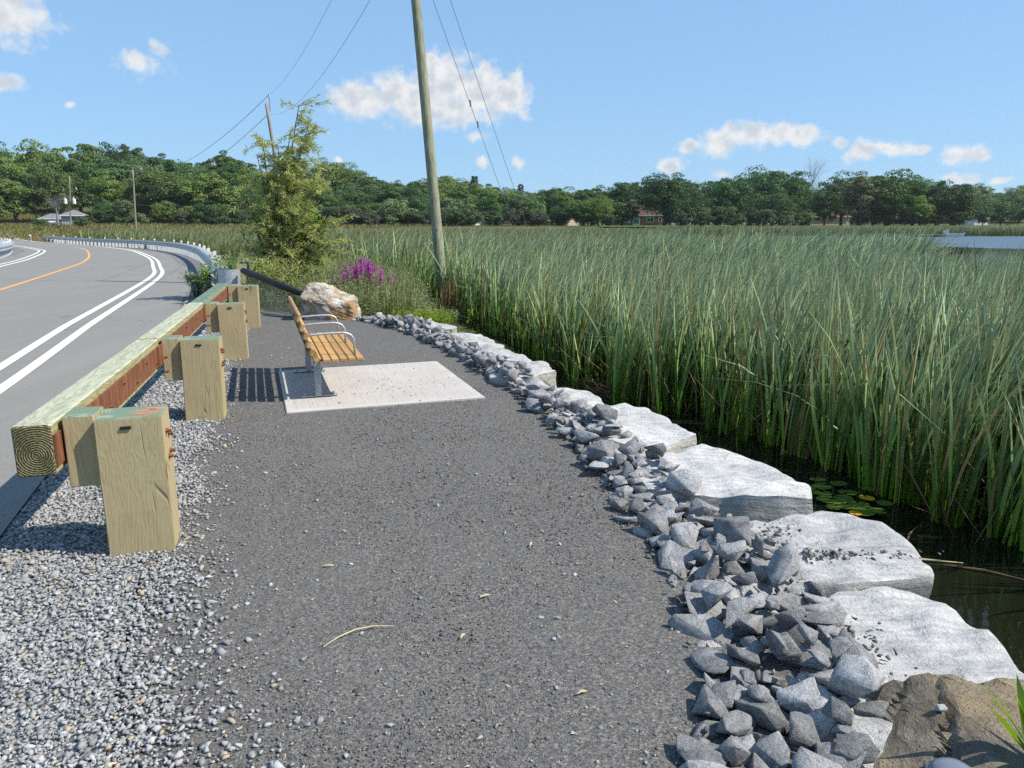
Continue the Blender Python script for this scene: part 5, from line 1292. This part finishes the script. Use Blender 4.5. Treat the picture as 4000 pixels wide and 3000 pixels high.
for s in (-1, 1):
    MB().tube([(s * 1.35, 0, -.2), (s * 1.5, 0, .2), (s * 1.35, 0, .45)], .07, 6).build('fuse', M['galv'], FP[1][0], loc=FP[1][1] * .77)
def transformer(root, v, z, x):
    t_ = MB().lathe([(.30, -.55), (.34, -.5), (.34, .45), (.30, .55), (.1, .6)], 14).build('transformer', M['white'], root, smooth=False, loc=v * z + Vector((x, -.1, 0)))
    MB().lathe([(.05, .6), (.08, .7), (.05, .8), (.08, .9), (.03, 1.0)], 8).build('bushing', M['white'], t_); MB().box((-x * .42, .05, .2), (abs(x) * .9, .1, .1)).build('bracket', M['galv'], t_)
transformer(FP[1][0], FP[1][1], .56, -.95); transformer(FP[1][0], FP[1][1], .56, .95); transformer(FP[2][0], FP[2][1], .7, .35)
def wire(a, b, sag, r, label, mat='wire', n=14):
    a, b = Vector(a), Vector(b); m = MB(); pts = []
    for i in range(n + 1):
        f = i / n; p = a.lerp(b, f) - a; p.z -= sag * 4 * f * (1 - f); pts.append(p)
    m.tube(pts, r, 5); o = m.build('overhead_wire', M[mat], None, loc=a); tag(o, label, 'wire', 'overhead wires and guys'); return o
P1 = lambda f: p1b + pv * f
wire(p2t + Vector((.28, 0, .7)), P1(.99), .9, .0075, 'upper wire from the willow pole to the tall near pole')
wire(p2b + pv2 * .93 + Vector((.2, 0, 0)), P1(.83), 1.3, .0075, 'lower wire from behind the willow to the tall near pole')
wire(p2t + Vector((.28, 0, .7)), FP[0][2] + FP[0][1] * .985 + Vector((1.6, 0, .2)), 2.2, .022, 'wire sloping down left from the willow pole to the meadow pole', 'wire', 18)
wire(p2b + pv2 * .93, FP[0][2] + FP[0][1] * .8, 2.6, .022, 'lower wire sloping left behind the willow to the meadow pole', 'wire', 18)
wire(P1(.82), (.85, 31, -.5), .05, .008, 'guy wire with a dark insulator running down right from the near pole', 'wire', 8)
wire(P1(.975), (1.35, 31.5, -.5), .05, .008, 'thinner right hand guy wire from the top of the near pole', 'wire', 8)
for z in (.62, .56):
    q = P1(.82).lerp(Vector((.85, 31, -.5)), 1 - z); tag(MB().tube([(-.01, -.03, .10), (.01, .03, -.10)], .028, 8).build('guy_insulator', M['galv_dull'], None, loc=q), ['upper', 'lower'][z < .6] + ' small insulator on the left guy wire', 'insulator')
e = lambda k, f: FP[k][2] + FP[k][1] * f
wire(e(4, .9), e(3, .98), .6, .03, 'far wire at the left edge between two poles'); wire(e(3, .98), e(2, .72), .6, .03, 'far wire between the thin pole and the crossarm pole')
wire(e(2, .72), e(2, .72) + Vector((75, 8, -1.5)), 1.2, .03, 'far wire running right in front of the wooded hillside'); wire((-190, 215, 7.2), e(2, .42), 1.6, .035, 'pale cable drooping across the far left trees'); wire(e(2, .42), e(1, .4), .8, .03, 'pale cable in front of the grey houses')
# mailbox-like pedestal
pd = empty('utility_pedestal', (-66.5, 104, gz(-66.5, 104))); pd.scale = (.42, .42, .42); tag(pd, 'small green utility pedestal with pale cap at the far end of the rail', 'pedestal')
MB().box((0, 0, .75), (.55, .5, 1.6), ch=.03).build('cabinet', M['pedestal'], pd); MB().lathe([(.38, 1.55), (.36, 1.7), (.2, 1.85), (.05, 1.9)], 12).build('cap', M['white'], pd)

# ------------------------------------------------------------------ houses
def house(loc, rz, w, d, h, rh, wall, roof, label, wins=(), chim=None, hip=False, over=.5, doors=()):
    root = empty('house', loc, rz); tag(root, label, 'house')
    MB().box((0, 0, h / 2 - .3), (w, d, h + .6)).build('wall', wall, root)
    x, y = w / 2 + over, d / 2 + over
    if hip: V = [(-x, -y, h), (x, -y, h), (x, y, h), (-x, y, h), (-x + y * .9, 0, h + rh), (x - y * .9, 0, h + rh)]; F = [(0, 1, 5, 4), (1, 2, 5), (2, 3, 4, 5), (3, 0, 4), (3, 2, 1, 0)]
    else: V = [(-x, -y, h), (x, -y, h), (x, y, h), (-x, y, h), (-x, 0, h + rh), (x, 0, h + rh)]; F = [(0, 1, 5, 4), (1, 2, 5), (2, 3, 4, 5), (3, 0, 4), (3, 2, 1, 0)]
    rf = MB().add(V, F).build('roof', roof, root); MB().box((0, -y, h - .08), (2 * x, .06, .2)).build('fascia', M['white'], rf)
    for (wx_, wz, ww, wh) in wins:
        f = MB().box((wx_, -d / 2 - .03, wz), (ww + .25, .1, wh + .25)).build('window', M['white'], root)
        k = max(1, round(ww / 1.0))
        for i in range(k): MB().box((wx_ + (i + .5 - k / 2) * ww / k, -d / 2 - .085, wz), (ww / k - .12, .02, wh)).build('pane', M['glass'], f)
    for (wx_, ww, wh) in doors:
        f = MB().box((wx_, -d / 2 - .03, wh / 2), (ww, .08, wh)).build('door', M['white'], root); MB().box((wx_, -d / 2 - .08, wh * .55), (ww * .75, .02, wh * .75)).build('pane', M['glass'], f)
    if chim: c_ = MB().box((chim[0], chim[1], h + rh * .5 + .5), (chim[2], chim[2] * .7, rh + 1.6)).build('chimney', wall, rf); MB().box((chim[0], chim[1], h + rh + 1.4), (chim[2] + .2, chim[2] * .7 + .2, .2)).build('chimney_cap', M['white'], rf)
    return root
house((-112.5, 186, 1.0), R(16), 4.6, 4.2, 1.9, 1.2, M['siding'], M['grey_roof'], 'left grey house with a hipped shingle roof below the wood', wins=((.6, 1.2, 1.8, .8),), hip=True)
house((-104.5, 181, 1.0), R(18), 4.6, 4.2, 2.6, 1.2, M['siding'], M['grey_roof'], 'right grey house with a shingle roof and white framed windows', wins=((.8, 1.85, 2.0, .95),), hip=True)
bh = house((38.5, 236, 1.2), R(-4), 17, 9, 2.9, 3.2, M['brick'], M['brown_roof'], 'red brick bungalow with brown roof and chimney behind the lawn', wins=((-3.2, 1.5, .9, 1.3), (4.0, 1.6, 2.0, 1.1), (7.0, 1.7, .8, 1.0)), chim=(-1.0, -2.2, 1.7), hip=True, doors=((-5.2, 1.8, 2.2), (-.2, 2.2, 2.2)))
house((108, 262, 1.2), R(6), 14, 8, 2.8, 2.4, M['beige'], M['brown_roof'], 'low house with pinkish roof glimpsed between the right hand trees', wins=((0, 1.4, 2.2, 1.1),))
house((-13.5, 243, 1.2), R(60), 8, 7, 3.2, 3.6, M['white'], M['grey_roof'], 'small white gabled house peeping out of the middle wood', wins=((0, 1.6, 1, 1.1),))
house((18.5, 244, 1.2), R(35), 8, 6, 3.2, 2.2, M['beige'], M['brown_roof'], 'beige house half hidden beside the yellow green tree', wins=((0, 1.6, 1, 1.1),))
house((196, 320, 1.0), R(10), 6.5, 6, 3.0, 2.4, M['white'], M['grey_roof'], 'tiny white house across the lake at the right edge', wins=((-1, 1.6, 1, 1.1), (1.4, 1.6, .8, 1.1)))
# banner on the brick house porch
tag(MB().box((0, 0, 0), (.75, .05, 2.0)).build('banner', M['blue'], None, loc=(35.6, 230.6, 2.8)), 'blue banner hanging under the brick house roof', 'banner')
bt = empty('covered_boat', (-109, 180, .9), R(8)); tag(bt, 'white boat on a trailer in front of the left grey house', 'boat')
MB().add([(-3, -.9, .9), (2.2, -.9, .9), (3.4, 0, 1.2), (2.2, .9, .9), (-3, .9, .9), (-2.8, -.6, .2), (2.0, -.6, .2), (2.7, 0, .5), (2.0, .6, .2), (-2.8, .6, .2)], [(0, 1, 6, 5), (1, 2, 7, 6), (2, 3, 8, 7), (3, 4, 9, 8), (4, 0, 5, 9), (0, 4, 3, 2, 1), (5, 6, 7, 8, 9)]).build('hull', M['white'], bt)
for s in (-.95, .95): MB().tube([(-.4, s - .1, .05), (-.4, s + .1, .05)], .35, 12).build('wheel', M['black'], bt)
MB().box((-.2, 0, 1.15), (2.6, 1.5, .5), ch=.15).build('cover', M['white'], bt)

# dock, raft and boat on the lake
dk = empty('dock', (60.5, 123, WATER), R(-3)); tag(dk, 'low weathered dock at the far reed edge', 'dock')
for k in range(12): MB().box((-2.6 + k * .47, 0, .35), (.44, 1.6, .08)).build('deck_board', M['dock'], dk)
for x in (-2.5, 0, 2.5):
    for y in (-.7, .7): MB().tube([(x, y, -1), (x, y, .5)], .07, 6).build('pile', M['dock'], dk)
rf = empty('floating_platform', (68.8, 124, WATER), R(2)); tag(rf, 'long dark floating platform beside the white boat', 'dock')
for k in range(14): MB().box((-3.3 + k * .5, 0, .28), (.47, 1.8, .1)).build('deck_board', M['dock'], rf)
MB().box((0, 0, .1), (6.6, 1.5, .26)).build('float', M['black'], rf)
MB().box((2.6, 0, .8), (.6, .5, .8)).build('console', M['siding'], rf)
bo = empty('small_boat', (71.8, 122.5, WATER), R(4)); tag(bo, 'small white boat moored at the floating platform', 'boat')
MB().add([(-1.7, -.7, .55), (1.2, -.7, .55), (1.9, 0, .7), (1.2, .7, .55), (-1.7, .7, .55), (-1.6, -.5, 0), (1.0, -.5, 0), (1.5, 0, .1), (1.0, .5, 0), (-1.6, .5, 0)], [(0, 1, 6, 5), (1, 2, 7, 6), (2, 3, 8, 7), (3, 4, 9, 8), (4, 0, 5, 9), (5, 6, 7, 8, 9)]).build('hull', M['white'], bo)
MB().box((-.3, 0, .3), (.3, 1.2, .06)).build('seat', M['dock'], bo); MB().box((-1.85, 0, .65), (.3, .3, .7), ch=.05).build('motor', M['siding'], bo)

# ------------------------------------------------------------------ trees
def crown_mesh(seed, h, r, clumps, per, leaf, shape='round'):
    g = np.random.default_rng(seed); tr = .10 * h if shape != 'low' else .03 * h
    v = g.normal(size=(clumps, 3)); v /= np.linalg.norm(v, axis=1)[:, None]; f = g.uniform(.35, 1, clumps) ** .6
    env = 1 + .22 * np.sin(3 * np.arctan2(v[:, 1], v[:, 0]) + seed) + .12 * g.normal(size=clumps)
    zc = tr + (h - tr) * .5; c = v * f[:, None] * env[:, None] * np.array([r * .82, r * .82, (h - tr) * .44]); c[:, 2] += zc
    if shape == 'oval': c[:, :2] *= .8
    low = c[:, 2] < zc; c[low, :2] *= 1.06
    cr = g.uniform(.10, .32, clumps) * r
    k = np.repeat(np.arange(clumps), per); n = len(k); q = g.normal(size=(n, 3)); q /= np.linalg.norm(q, axis=1)[:, None]; q[:, 2] = np.where(g.random(n) < .7, np.abs(q[:, 2]), q[:, 2])
    C = c[k] + q * cr[k][:, None] * g.uniform(.65, 1.05, n)[:, None] * np.array([1.15, 1.15, .8])
    D = np.cross(q, g.normal(size=(n, 3))); D /= np.linalg.norm(D, axis=1)[:, None] + 1e-9; D = D + q * .25; Nn = q + g.normal(size=(n, 3)) * .45
    V, F = leaf_mesh(C, D, Nn, leaf * g.uniform(.6, 1.4, n), leaf * .75 * g.uniform(.6, 1.3, n))
    m = MB(); rnd = random.Random(seed); r0 = .026 * h
    m.tube([(0, 0, -.6), (.0, 0, tr * .6), (rnd.gauss(0, .02) * h, rnd.gauss(0, .02) * h, tr + .2 * h), (rnd.gauss(0, .03) * h, rnd.gauss(0, .03) * h, h * .7)], [r0 * 1.15, r0, r0 * .75, r0 * .25], 7)
    for i in g.choice(clumps, min(10, clumps), replace=False): m.tube([(0, 0, tr + .05 * h), tuple(c[i] * np.array([.5, .5, .8])), tuple(c[i])], [r0 * .5, r0 * .3, r0 * .1], 5, cap=False)
    me = mesh_np('crown', V, F); me.materials.append(M['crown']); tm = m.mesh('trunk', True); tm.materials.append(M['bark']); return me, tm
def pine_mesh(seed, h, r):
    g = np.random.default_rng(seed); Cs = []; Ds = []
    for lv in np.linspace(.3, .98, 16):
        for _ in range(5):
            a = g.uniform(0, 6.28); L_ = r * (1.12 - lv) * 1.5 * g.uniform(.5, 1.25); nn = 55; t_ = g.uniform(.15, 1, nn) ** .7
            Cs.append(np.column_stack([np.cos(a) * L_ * t_, np.sin(a) * L_ * t_, h * lv + L_ * .22 * t_]) + g.normal(0, .16, (nn, 3))); Ds.append(np.column_stack([np.full(nn, np.cos(a)), np.full(nn, np.sin(a)), np.full(nn, .35)]) + g.normal(0, .5, (nn, 3)))
    C = np.vstack(Cs); D = np.vstack(Ds); V, F = leaf_mesh(C, D, g.normal(size=C.shape) + np.array([0, 0, 1.]), g.uniform(.35, .7, len(C)), g.uniform(.15, .3, len(C)))
    me = mesh_np('crown', V, F); me.materials.append(M['needle']); m = MB().tube([(0, 0, -.6), (0, 0, h * .5), (0, 0, h)], [.02 * h, .013 * h, .002 * h], 7); tm = m.mesh('trunk', True); tm.materials.append(M['bark']); return me, tm
ROUND = [crown_mesh(40 + k, 16, (6.2, 7.6, 7.0, 8.2, 6.6, 7.4, 5.6, 7.0)[k], (80, 120, 95, 130, 70, 110, 90, 150)[k], (200, 140, 175, 130, 230, 150, 180, 115)[k], .46) for k in range(8)]; OVAL = [crown_mesh(60 + k, 16, (6.6, 5.4, 5.0, 6.0)[k], 90, 165, .44, 'oval') for k in range(4)]
LOW = [crown_mesh(80 + k, 6, 4.0, 55, 130, .36, 'low') for k in range(3)]; PINE = [pine_mesh(90 + k, 17, 4.2) for k in range(2)]
TK = 1.45
def tree(kind, x, y, h, wid, tint, label, group, rz=None, name='broadleaf_tree', z=None):
    me, tm = kind; bh_ = {id(q): 16 for q in ROUND + OVAL}.get(id(kind), 6 if kind in LOW else 17)
    s = h / bh_; root = empty(name, (x, y, gz(x, y) if z is None else z), rr.uniform(0, 6.28) if rz is None else rz); e_ = rr.uniform(.85, 1.18); root.scale = (s * wid * e_, s * wid / e_, s)
    tag(root, label, 'tree', group)
    c = obj('crown', me, None, root); c.color = (tint[0] * TK * .84, tint[1] * TK, tint[2] * TK, 1); obj('trunk', tm, None, root); return root
GREENS = [(.068, .10, .026), (.08, .115, .027), (.06, .09, .028), (.09, .115, .03), (.10, .125, .032), (.07, .095, .034), (.11, .135, .03)]
gi = 0
def tint(): 
    c = rr.choice(GREENS); f = rr.uniform(.75, 1.35); return tuple(q * f for q in c)
# hillside wood on the left, row behind row
for row, (d, hh, sp) in enumerate(((222, 11, 8.5), (244, 14.5, 8.0), (268, 16.5, 8.0), (294, 17, 8.5), (322, 17.5, 8.5))):
    az = -38.5
    while az < 8.5:
        x = d * math.sin(R(az)); y = d * math.cos(R(az)) + rr.uniform(-8, 8); x += rr.uniform(-2.5, 2.5)
        skip = row == 0 and (-34.5 < az < -27.5)
        if not skip:
            h = hh * rr.uniform(.72, 1.15) * float(np.interp(az, [-38, -16, -9, -2, 8], [.98, .97, .87, .76, .72])); zone = 'above the grey houses' if az < -23 else ('behind the meadow poles' if az < -15 else ('behind the willow shrub' if az < -9 else 'left of the tall pole' if az < -3 else 'right of the tall pole'))
            kd = rr.choice(ROUND + OVAL)
            pine = row >= 3 and -6 < az < 8 and rr.random() < .35
            if row == 0 and rr.random() < .5: kd = rr.choice(LOW); h = rr.uniform(4.5, 7)
            if pine: tree(rr.choice(PINE), x, y, h * 1.12, 1, (.03, .055, .028), f'dark pine standing out of the wood {zone}', 'pines in the far wood', name='pine_tree')
            else:
                tc_ = tint(); wd_ = rr.uniform(1.0, 1.35); tw_ = 'olive' if tc_[0] > .1 else ('dark green' if tc_[1] < .09 else 'green'); sw_ = ('tall' if h > hh * .95 else 'short') + (' spreading' if wd_ > 1.18 else '')
                tree(kd, x, y, h, wd_, tc_, ['front row', 'second row', 'middle row', 'upper row', 'skyline row'][row] + f' {sw_} {tw_} tree in the far wood {zone}', 'broad-leaved trees of the far wood')
        az += sp / d * 57.3 * rr.uniform(.8, 1.2)
def at_px(px, d): return ((px * 1.8083 - 2000) / 2889 * d, d)
def top_h(py, d, z=1.1): return (874 - py * 1.8083) / 2889 * d + EYE - z
special = [(865,437,205,1.25,LOW,(.13,.15,.06),'pale rounded willow tree in the middle distance, left of the tall pole'),(975,432,208,1.2,LOW,(.12,.14,.06),'pale rounded willow tree just right of the tall pole'),(790,470,200,1.5,LOW,(.08,.09,.05),'dull grey green bush at the reed edge right of the willow shrub'),
 (1060,425,206,1.0,OVAL,(.075,.12,.03),'fresh green tree behind the guy wires'),(1215,437,204,1.2,ROUND,(.055,.085,.022),'small dark tree left of the yellow green tree'),(1288,430,202,1.15,ROUND,(.10,.125,.025),'rounded yellow green tree left of the brick house'),
 (1428,386,214,1.15,ROUND,(.045,.07,.022),'big dark round tree in front of the brick house'),(1492,442,212,1.25,LOW,(.07,.10,.035),'small spreading tree right of the brick house'),(1335,400,255,1.1,ROUND,(.05,.085,.022),'tall tree rising behind the brick house'),(1455,390,250,1.0,ROUND,(.05,.08,.024),'dark tree behind the small spreading tree'),
 (1560,388,236,1.15,ROUND,(.05,.09,.026),'tall green tree left of centre in the right hand grove'),(1610,380,258,1.0,OVAL,(.055,.09,.024),'tall oval tree in the back of the right hand grove'),(1655,372,250,1.15,ROUND,(.055,.095,.028),'highest tree of the right hand grove'),(1700,382,262,1.0,OVAL,(.05,.085,.024),'tree left of the bare dead tree'),
 (1655,420,222,1.2,ROUND,(.05,.085,.026),'broad dark tree in front of the highest one'),(1765,412,240,.9,ROUND,(.045,.075,.022),'dark tree right of the bare dead tree'),(1520,398,262,1.0,OVAL,(.06,.09,.022),'back tree above the small spreading tree'),(1840,386,222,1.0,ROUND,(.115,.11,.045),'brownish tree in the right hand grove'),
 (1800,384,246,1.0,ROUND,(.06,.095,.026),'tree left of the brownish one'),(1895,380,224,1.15,ROUND,(.065,.10,.024),'leafy green tree right of the brownish one'),(1950,392,240,1.0,OVAL,(.06,.095,.024),'back tree near the right end of the grove'),(1968,425,216,.95,ROUND,(.13,.17,.028),'bright yellow green tree near the lake'),
 (2040,399,218,1.1,ROUND,(.045,.07,.024),'dark round tree ending the grove at the lake'),(2000,395,235,.9,ROUND,(.05,.08,.024),'tree just left of the last round tree'),(1720,455,206,1.2,LOW,(.08,.10,.03),'low bush under the right hand grove'),(1150,455,205,1.1,LOW,(.06,.085,.028),'low green bush right of the guy wires'),
 (1120,420,225,1.0,OVAL,(.055,.085,.028),'narrow tree behind the right guy wire'),(1190,408,258,1.1,ROUND,(.05,.08,.024),'crowned tree on the skyline left of the grove'),(1250,410,262,1.0,OVAL,(.05,.085,.024),'skyline tree above the yellow green one'),(905,455,203,1.3,LOW,(.055,.07,.035),'dark bush at the foot of the tall pole'),(1000,462,201,1.3,LOW,(.06,.08,.03),'broad bush right of the pole foot'),(730,468,201,1.4,LOW,(.05,.075,.025),'dark bush seen past the right side of the willow shrub'),
 (295,430,190,.9,OVAL,(.10,.12,.05),'pale weeping tree by the leaning meadow pole'),(315,462,188,1.1,LOW,(.11,.13,.055),'pale green bush at the foot of the meadow pole'),(245,445,190,1.25,ROUND,(.055,.085,.022),'dense tree right of the grey houses'),(265,482,186,1.5,LOW,(.10,.13,.04),'long pale hedge bush in front of the wood'),(112,474,166,1.3,LOW,(.09,.11,.035),'bush half hiding the left grey house'),(196,472,170,1.2,LOW,(.08,.105,.03),'bush half hiding the right grey house'),(152,486,160,1.2,LOW,(.10,.12,.04),'low bush between the two grey houses'),(120,455,205,.85,PINE,(.05,.07,.03),'dark spruce left of the grey houses'),(60,460,215,1.0,PINE,(.05,.07,.035),'broad spruce behind the far crossarm pole'),(20,440,225,1.1,ROUND,(.06,.08,.03),'dull tree at the left edge below the hill'),(105,488,150,1.2,LOW,(.12,.15,.03),'yellowish bush by the far crossarm pole'),(40,430,250,1.0,ROUND,(.07,.08,.035),'brownish tree above the road bend')]
for px, py, d, wd, kinds, tn, lab in special:
    x, y = at_px(px, d); h = top_h(py, d, gz(x, y)); kd = rr.choice(kinds); tree(kd, x, y, h, wd * (1.12 if kinds is not LOW else 1.2), tn, lab, None, name='pine_tree' if kinds is PINE else ('bush' if kinds is LOW and h < 5.5 else 'broadleaf_tree'))
# back row of the right hand grove and a fringe of bushes along the reed edge
TOPX = [1180,1240,1290,1340,1400,1440,1480,1530,1580,1630,1660,1700,1735,1775,1800,1840,1880,1930,1990,2040]; TOPY = [412,412,408,404,394,396,398,394,390,382,378,386,412,420,396,388,388,396,400,408]
for k, px in enumerate(range(1175, 2050, 33)):
    d = 276 + rr.uniform(-6, 6); x, y = at_px(px, d); h = top_h(float(np.interp(px, TOPX, TOPY)) + rr.uniform(-2, 10), d, gz(x, y))
    tree(rr.choice(ROUND + OVAL), x, y, h, rr.uniform(.95, 1.2), tint(), 'back row tree of the grove ' + ('behind the brick house' if px < 1460 else 'left of the dead tree' if px < 1735 else 'right of the dead tree' if px < 1880 else 'towards the lake'), 'back row of the right hand grove')
for px in range(1330, 2060, 26):
    d = 288 + rr.uniform(-4, 6); x, y = at_px(px, d)
    tree(rr.choice(LOW), x, y, rr.uniform(4.5, 6.5), rr.uniform(1.0, 1.3), rr.choice([(.05, .07, .025), (.06, .08, .03)]), 'shaded undergrowth bush behind the trunks of the right hand grove ' + ('left of the dead tree' if px < 1735 else 'right of the dead tree'), 'undergrowth behind the right hand grove', name='bush')
az = -23.5
while az < 20:
    d = 204 + rr.uniform(-4, 6); x, y = d * math.sin(R(az)), d * math.cos(R(az))
    if not 7.6 < az < 12: tree(rr.choice(LOW), x, y, rr.uniform(3.0, 5.0), rr.uniform(1.0, 1.4), rr.choice([(.06, .08, .03), (.05, .075, .025), (.075, .095, .035), (.07, .065, .04)]), 'low bush along the reed edge ' + ('behind the meadow' if az < -15 else 'behind the willow shrub' if az < -9 else 'left of the tall pole' if az < -4 else 'right of the tall pole' if az < 7 else 'below the right hand grove'), 'bushes along the far reed edge', name='bush')
    az += rr.uniform(1.0, 2.0)
# ridge across the lake
for k in range(46):
    az = rr.uniform(24.5, 40); d = rr.choice((520, 580, 640)); x, y = d * math.sin(R(az)), d * math.cos(R(az))
    tree(rr.choice(ROUND), x, y, rr.uniform(15, 20), 1.35, tuple(q * 1.05 for q in rr.choice(GREENS)), ('near', 'middle', 'crest')[(520, 580, 640).index(d)] + ' tree on the hazy ridge across the lake', 'trees on the ridge across the lake')
for k in range(9):
    x, y = 168 + k * 7.5, 292 + rr.uniform(-6, 6); tree(rr.choice(LOW + ROUND), x, y, rr.uniform(7, 10), 1.1, (.075, .105, .035), 'tree on the far lake shore near the tiny white house', 'trees on the far lake shore')
# bare dead trees
def dead_tree(loc, h, seed, label):
    root = empty('dead_tree', loc); tag(root, label, 'tree'); m = MB(); rnd = random.Random(seed); tips = []
    m.tube([(0, 0, -.5), (.1, 0, h * .4), (0, .1, h * .75)], [.3, .2, .08], 7)
    tr = m.build('trunk', M['dead_bark'], root); m = MB()
    for k in range(9):
        z = h * rnd.uniform(.35, .75); a = rnd.uniform(0, 6.28); limb(m, (0, 0, z), (math.cos(a) * .6, math.sin(a) * .6, 1), h * .3, .07, 2, tips, rnd, .25, 4, .1)
    m.build('branches', M['dead_bark'], root)
x, y = at_px(1733, 246); dead_tree((x, y, 1.05), top_h(364, 246, 1.05), 4, 'bare grey dead tree in the middle of the right hand grove')
x, y = at_px(147, 160); dead_tree((x, y, .0), 7.5, 9, 'bare leafless tree in front of the grey houses')
x, y = at_px(1145, 240); dead_tree((x, y, 1.05), 10, 13, 'grey bare tree in the wood right of the guy wires')

# ------------------------------------------------------------------ small litter on the path
lit = [((-.62, 2.72, .012), .55, .30, 'long curved straw stalk lying on the near footpath', 'straw'), ((-1.32, 2.3, .012), 1.2, .085, 'bleached wood sliver at the edge of the gravel', 'dead_bark'), ((-.2, 2.72, .012), 1.1, .035, 'short pale wood chip right of the straw stalk', 'straw'), ((-.12, 3.05, .012), .5, .05, 'small tan wood chip on the middle of the path', 'straw'), ((-.9, 3.35, .012), .1, .06, 'tiny straw on the path right of the nearest post', 'straw'), ((-1.25, 1.98, .012), .6, .06, 'tan wood splinter among the near gravel', 'straw'), ((.25, 2.35, .012), .4, .04, 'little wood chip near the rip-rap', 'straw'), ((.1, 3.6, .012), 1.3, .05, 'thin straw bit on the path before the rocks', 'straw')]
for loc, a, L_, lab, mt in lit:
    k = .16 if L_ > .2 else .03
    o = MB().tube([(-L_ / 2, 0, 0), (-L_ / 4, L_ * k * .7, .004), (0, L_ * k, .006), (L_ / 4, L_ * k * .8, .004), (L_ / 2, 0, 0)], [.0015, .0025, .003, .0025, .0015] if L_ > .2 else [.002, .004, .0045, .004, .0015], 5).build('straw' if L_ > .2 else 'wood_chip', M[mt], None, loc=loc, rot=(0, 0, a)); tag(o, lab, 'litter')
n = 70; y = 1.6 + 6 * rng.random(n) ** 1.5; xl = grav_edge(y); xr = np.interp(y, PATHR[:, 1], PATHR[:, 0]); x = xl + (xr - xl) * rng.random(n)
V, F = leaf_mesh(np.column_stack([x, y, np.full(n, .009)]), np.column_stack([rng.normal(size=(n, 2)), np.zeros(n)]), np.tile([0, 0, 1.], (n, 1)), rng.uniform(.01, .028, n), rng.uniform(.003, .006, n))
tag(obj('path_litter', mesh_np('path_litter', V, F), M['straw']), 'tiny pale straw bits scattered over the footpath', 'litter', kind='stuff')

# ------------------------------------------------------------------ summer haze over the marsh and hills
hz = NT('summer_haze'); hz.N.remove(hz.b)
pv_ = hz.n('VolumePrincipled'); pv_.inputs['Color'].default_value = (.86, .92, 1, 1); pv_.inputs['Density'].default_value = .0001; pv_.inputs['Anisotropy'].default_value = .2
hz.lk(pv_.outputs[0], hz.out.inputs['Volume'])
o = MB().box((0, 690, 33.5), (1860, 1530, 73)).build('haze', hz.m); tag(o, 'faint blue summer haze over the marsh and hills', 'haze', kind='stuff')
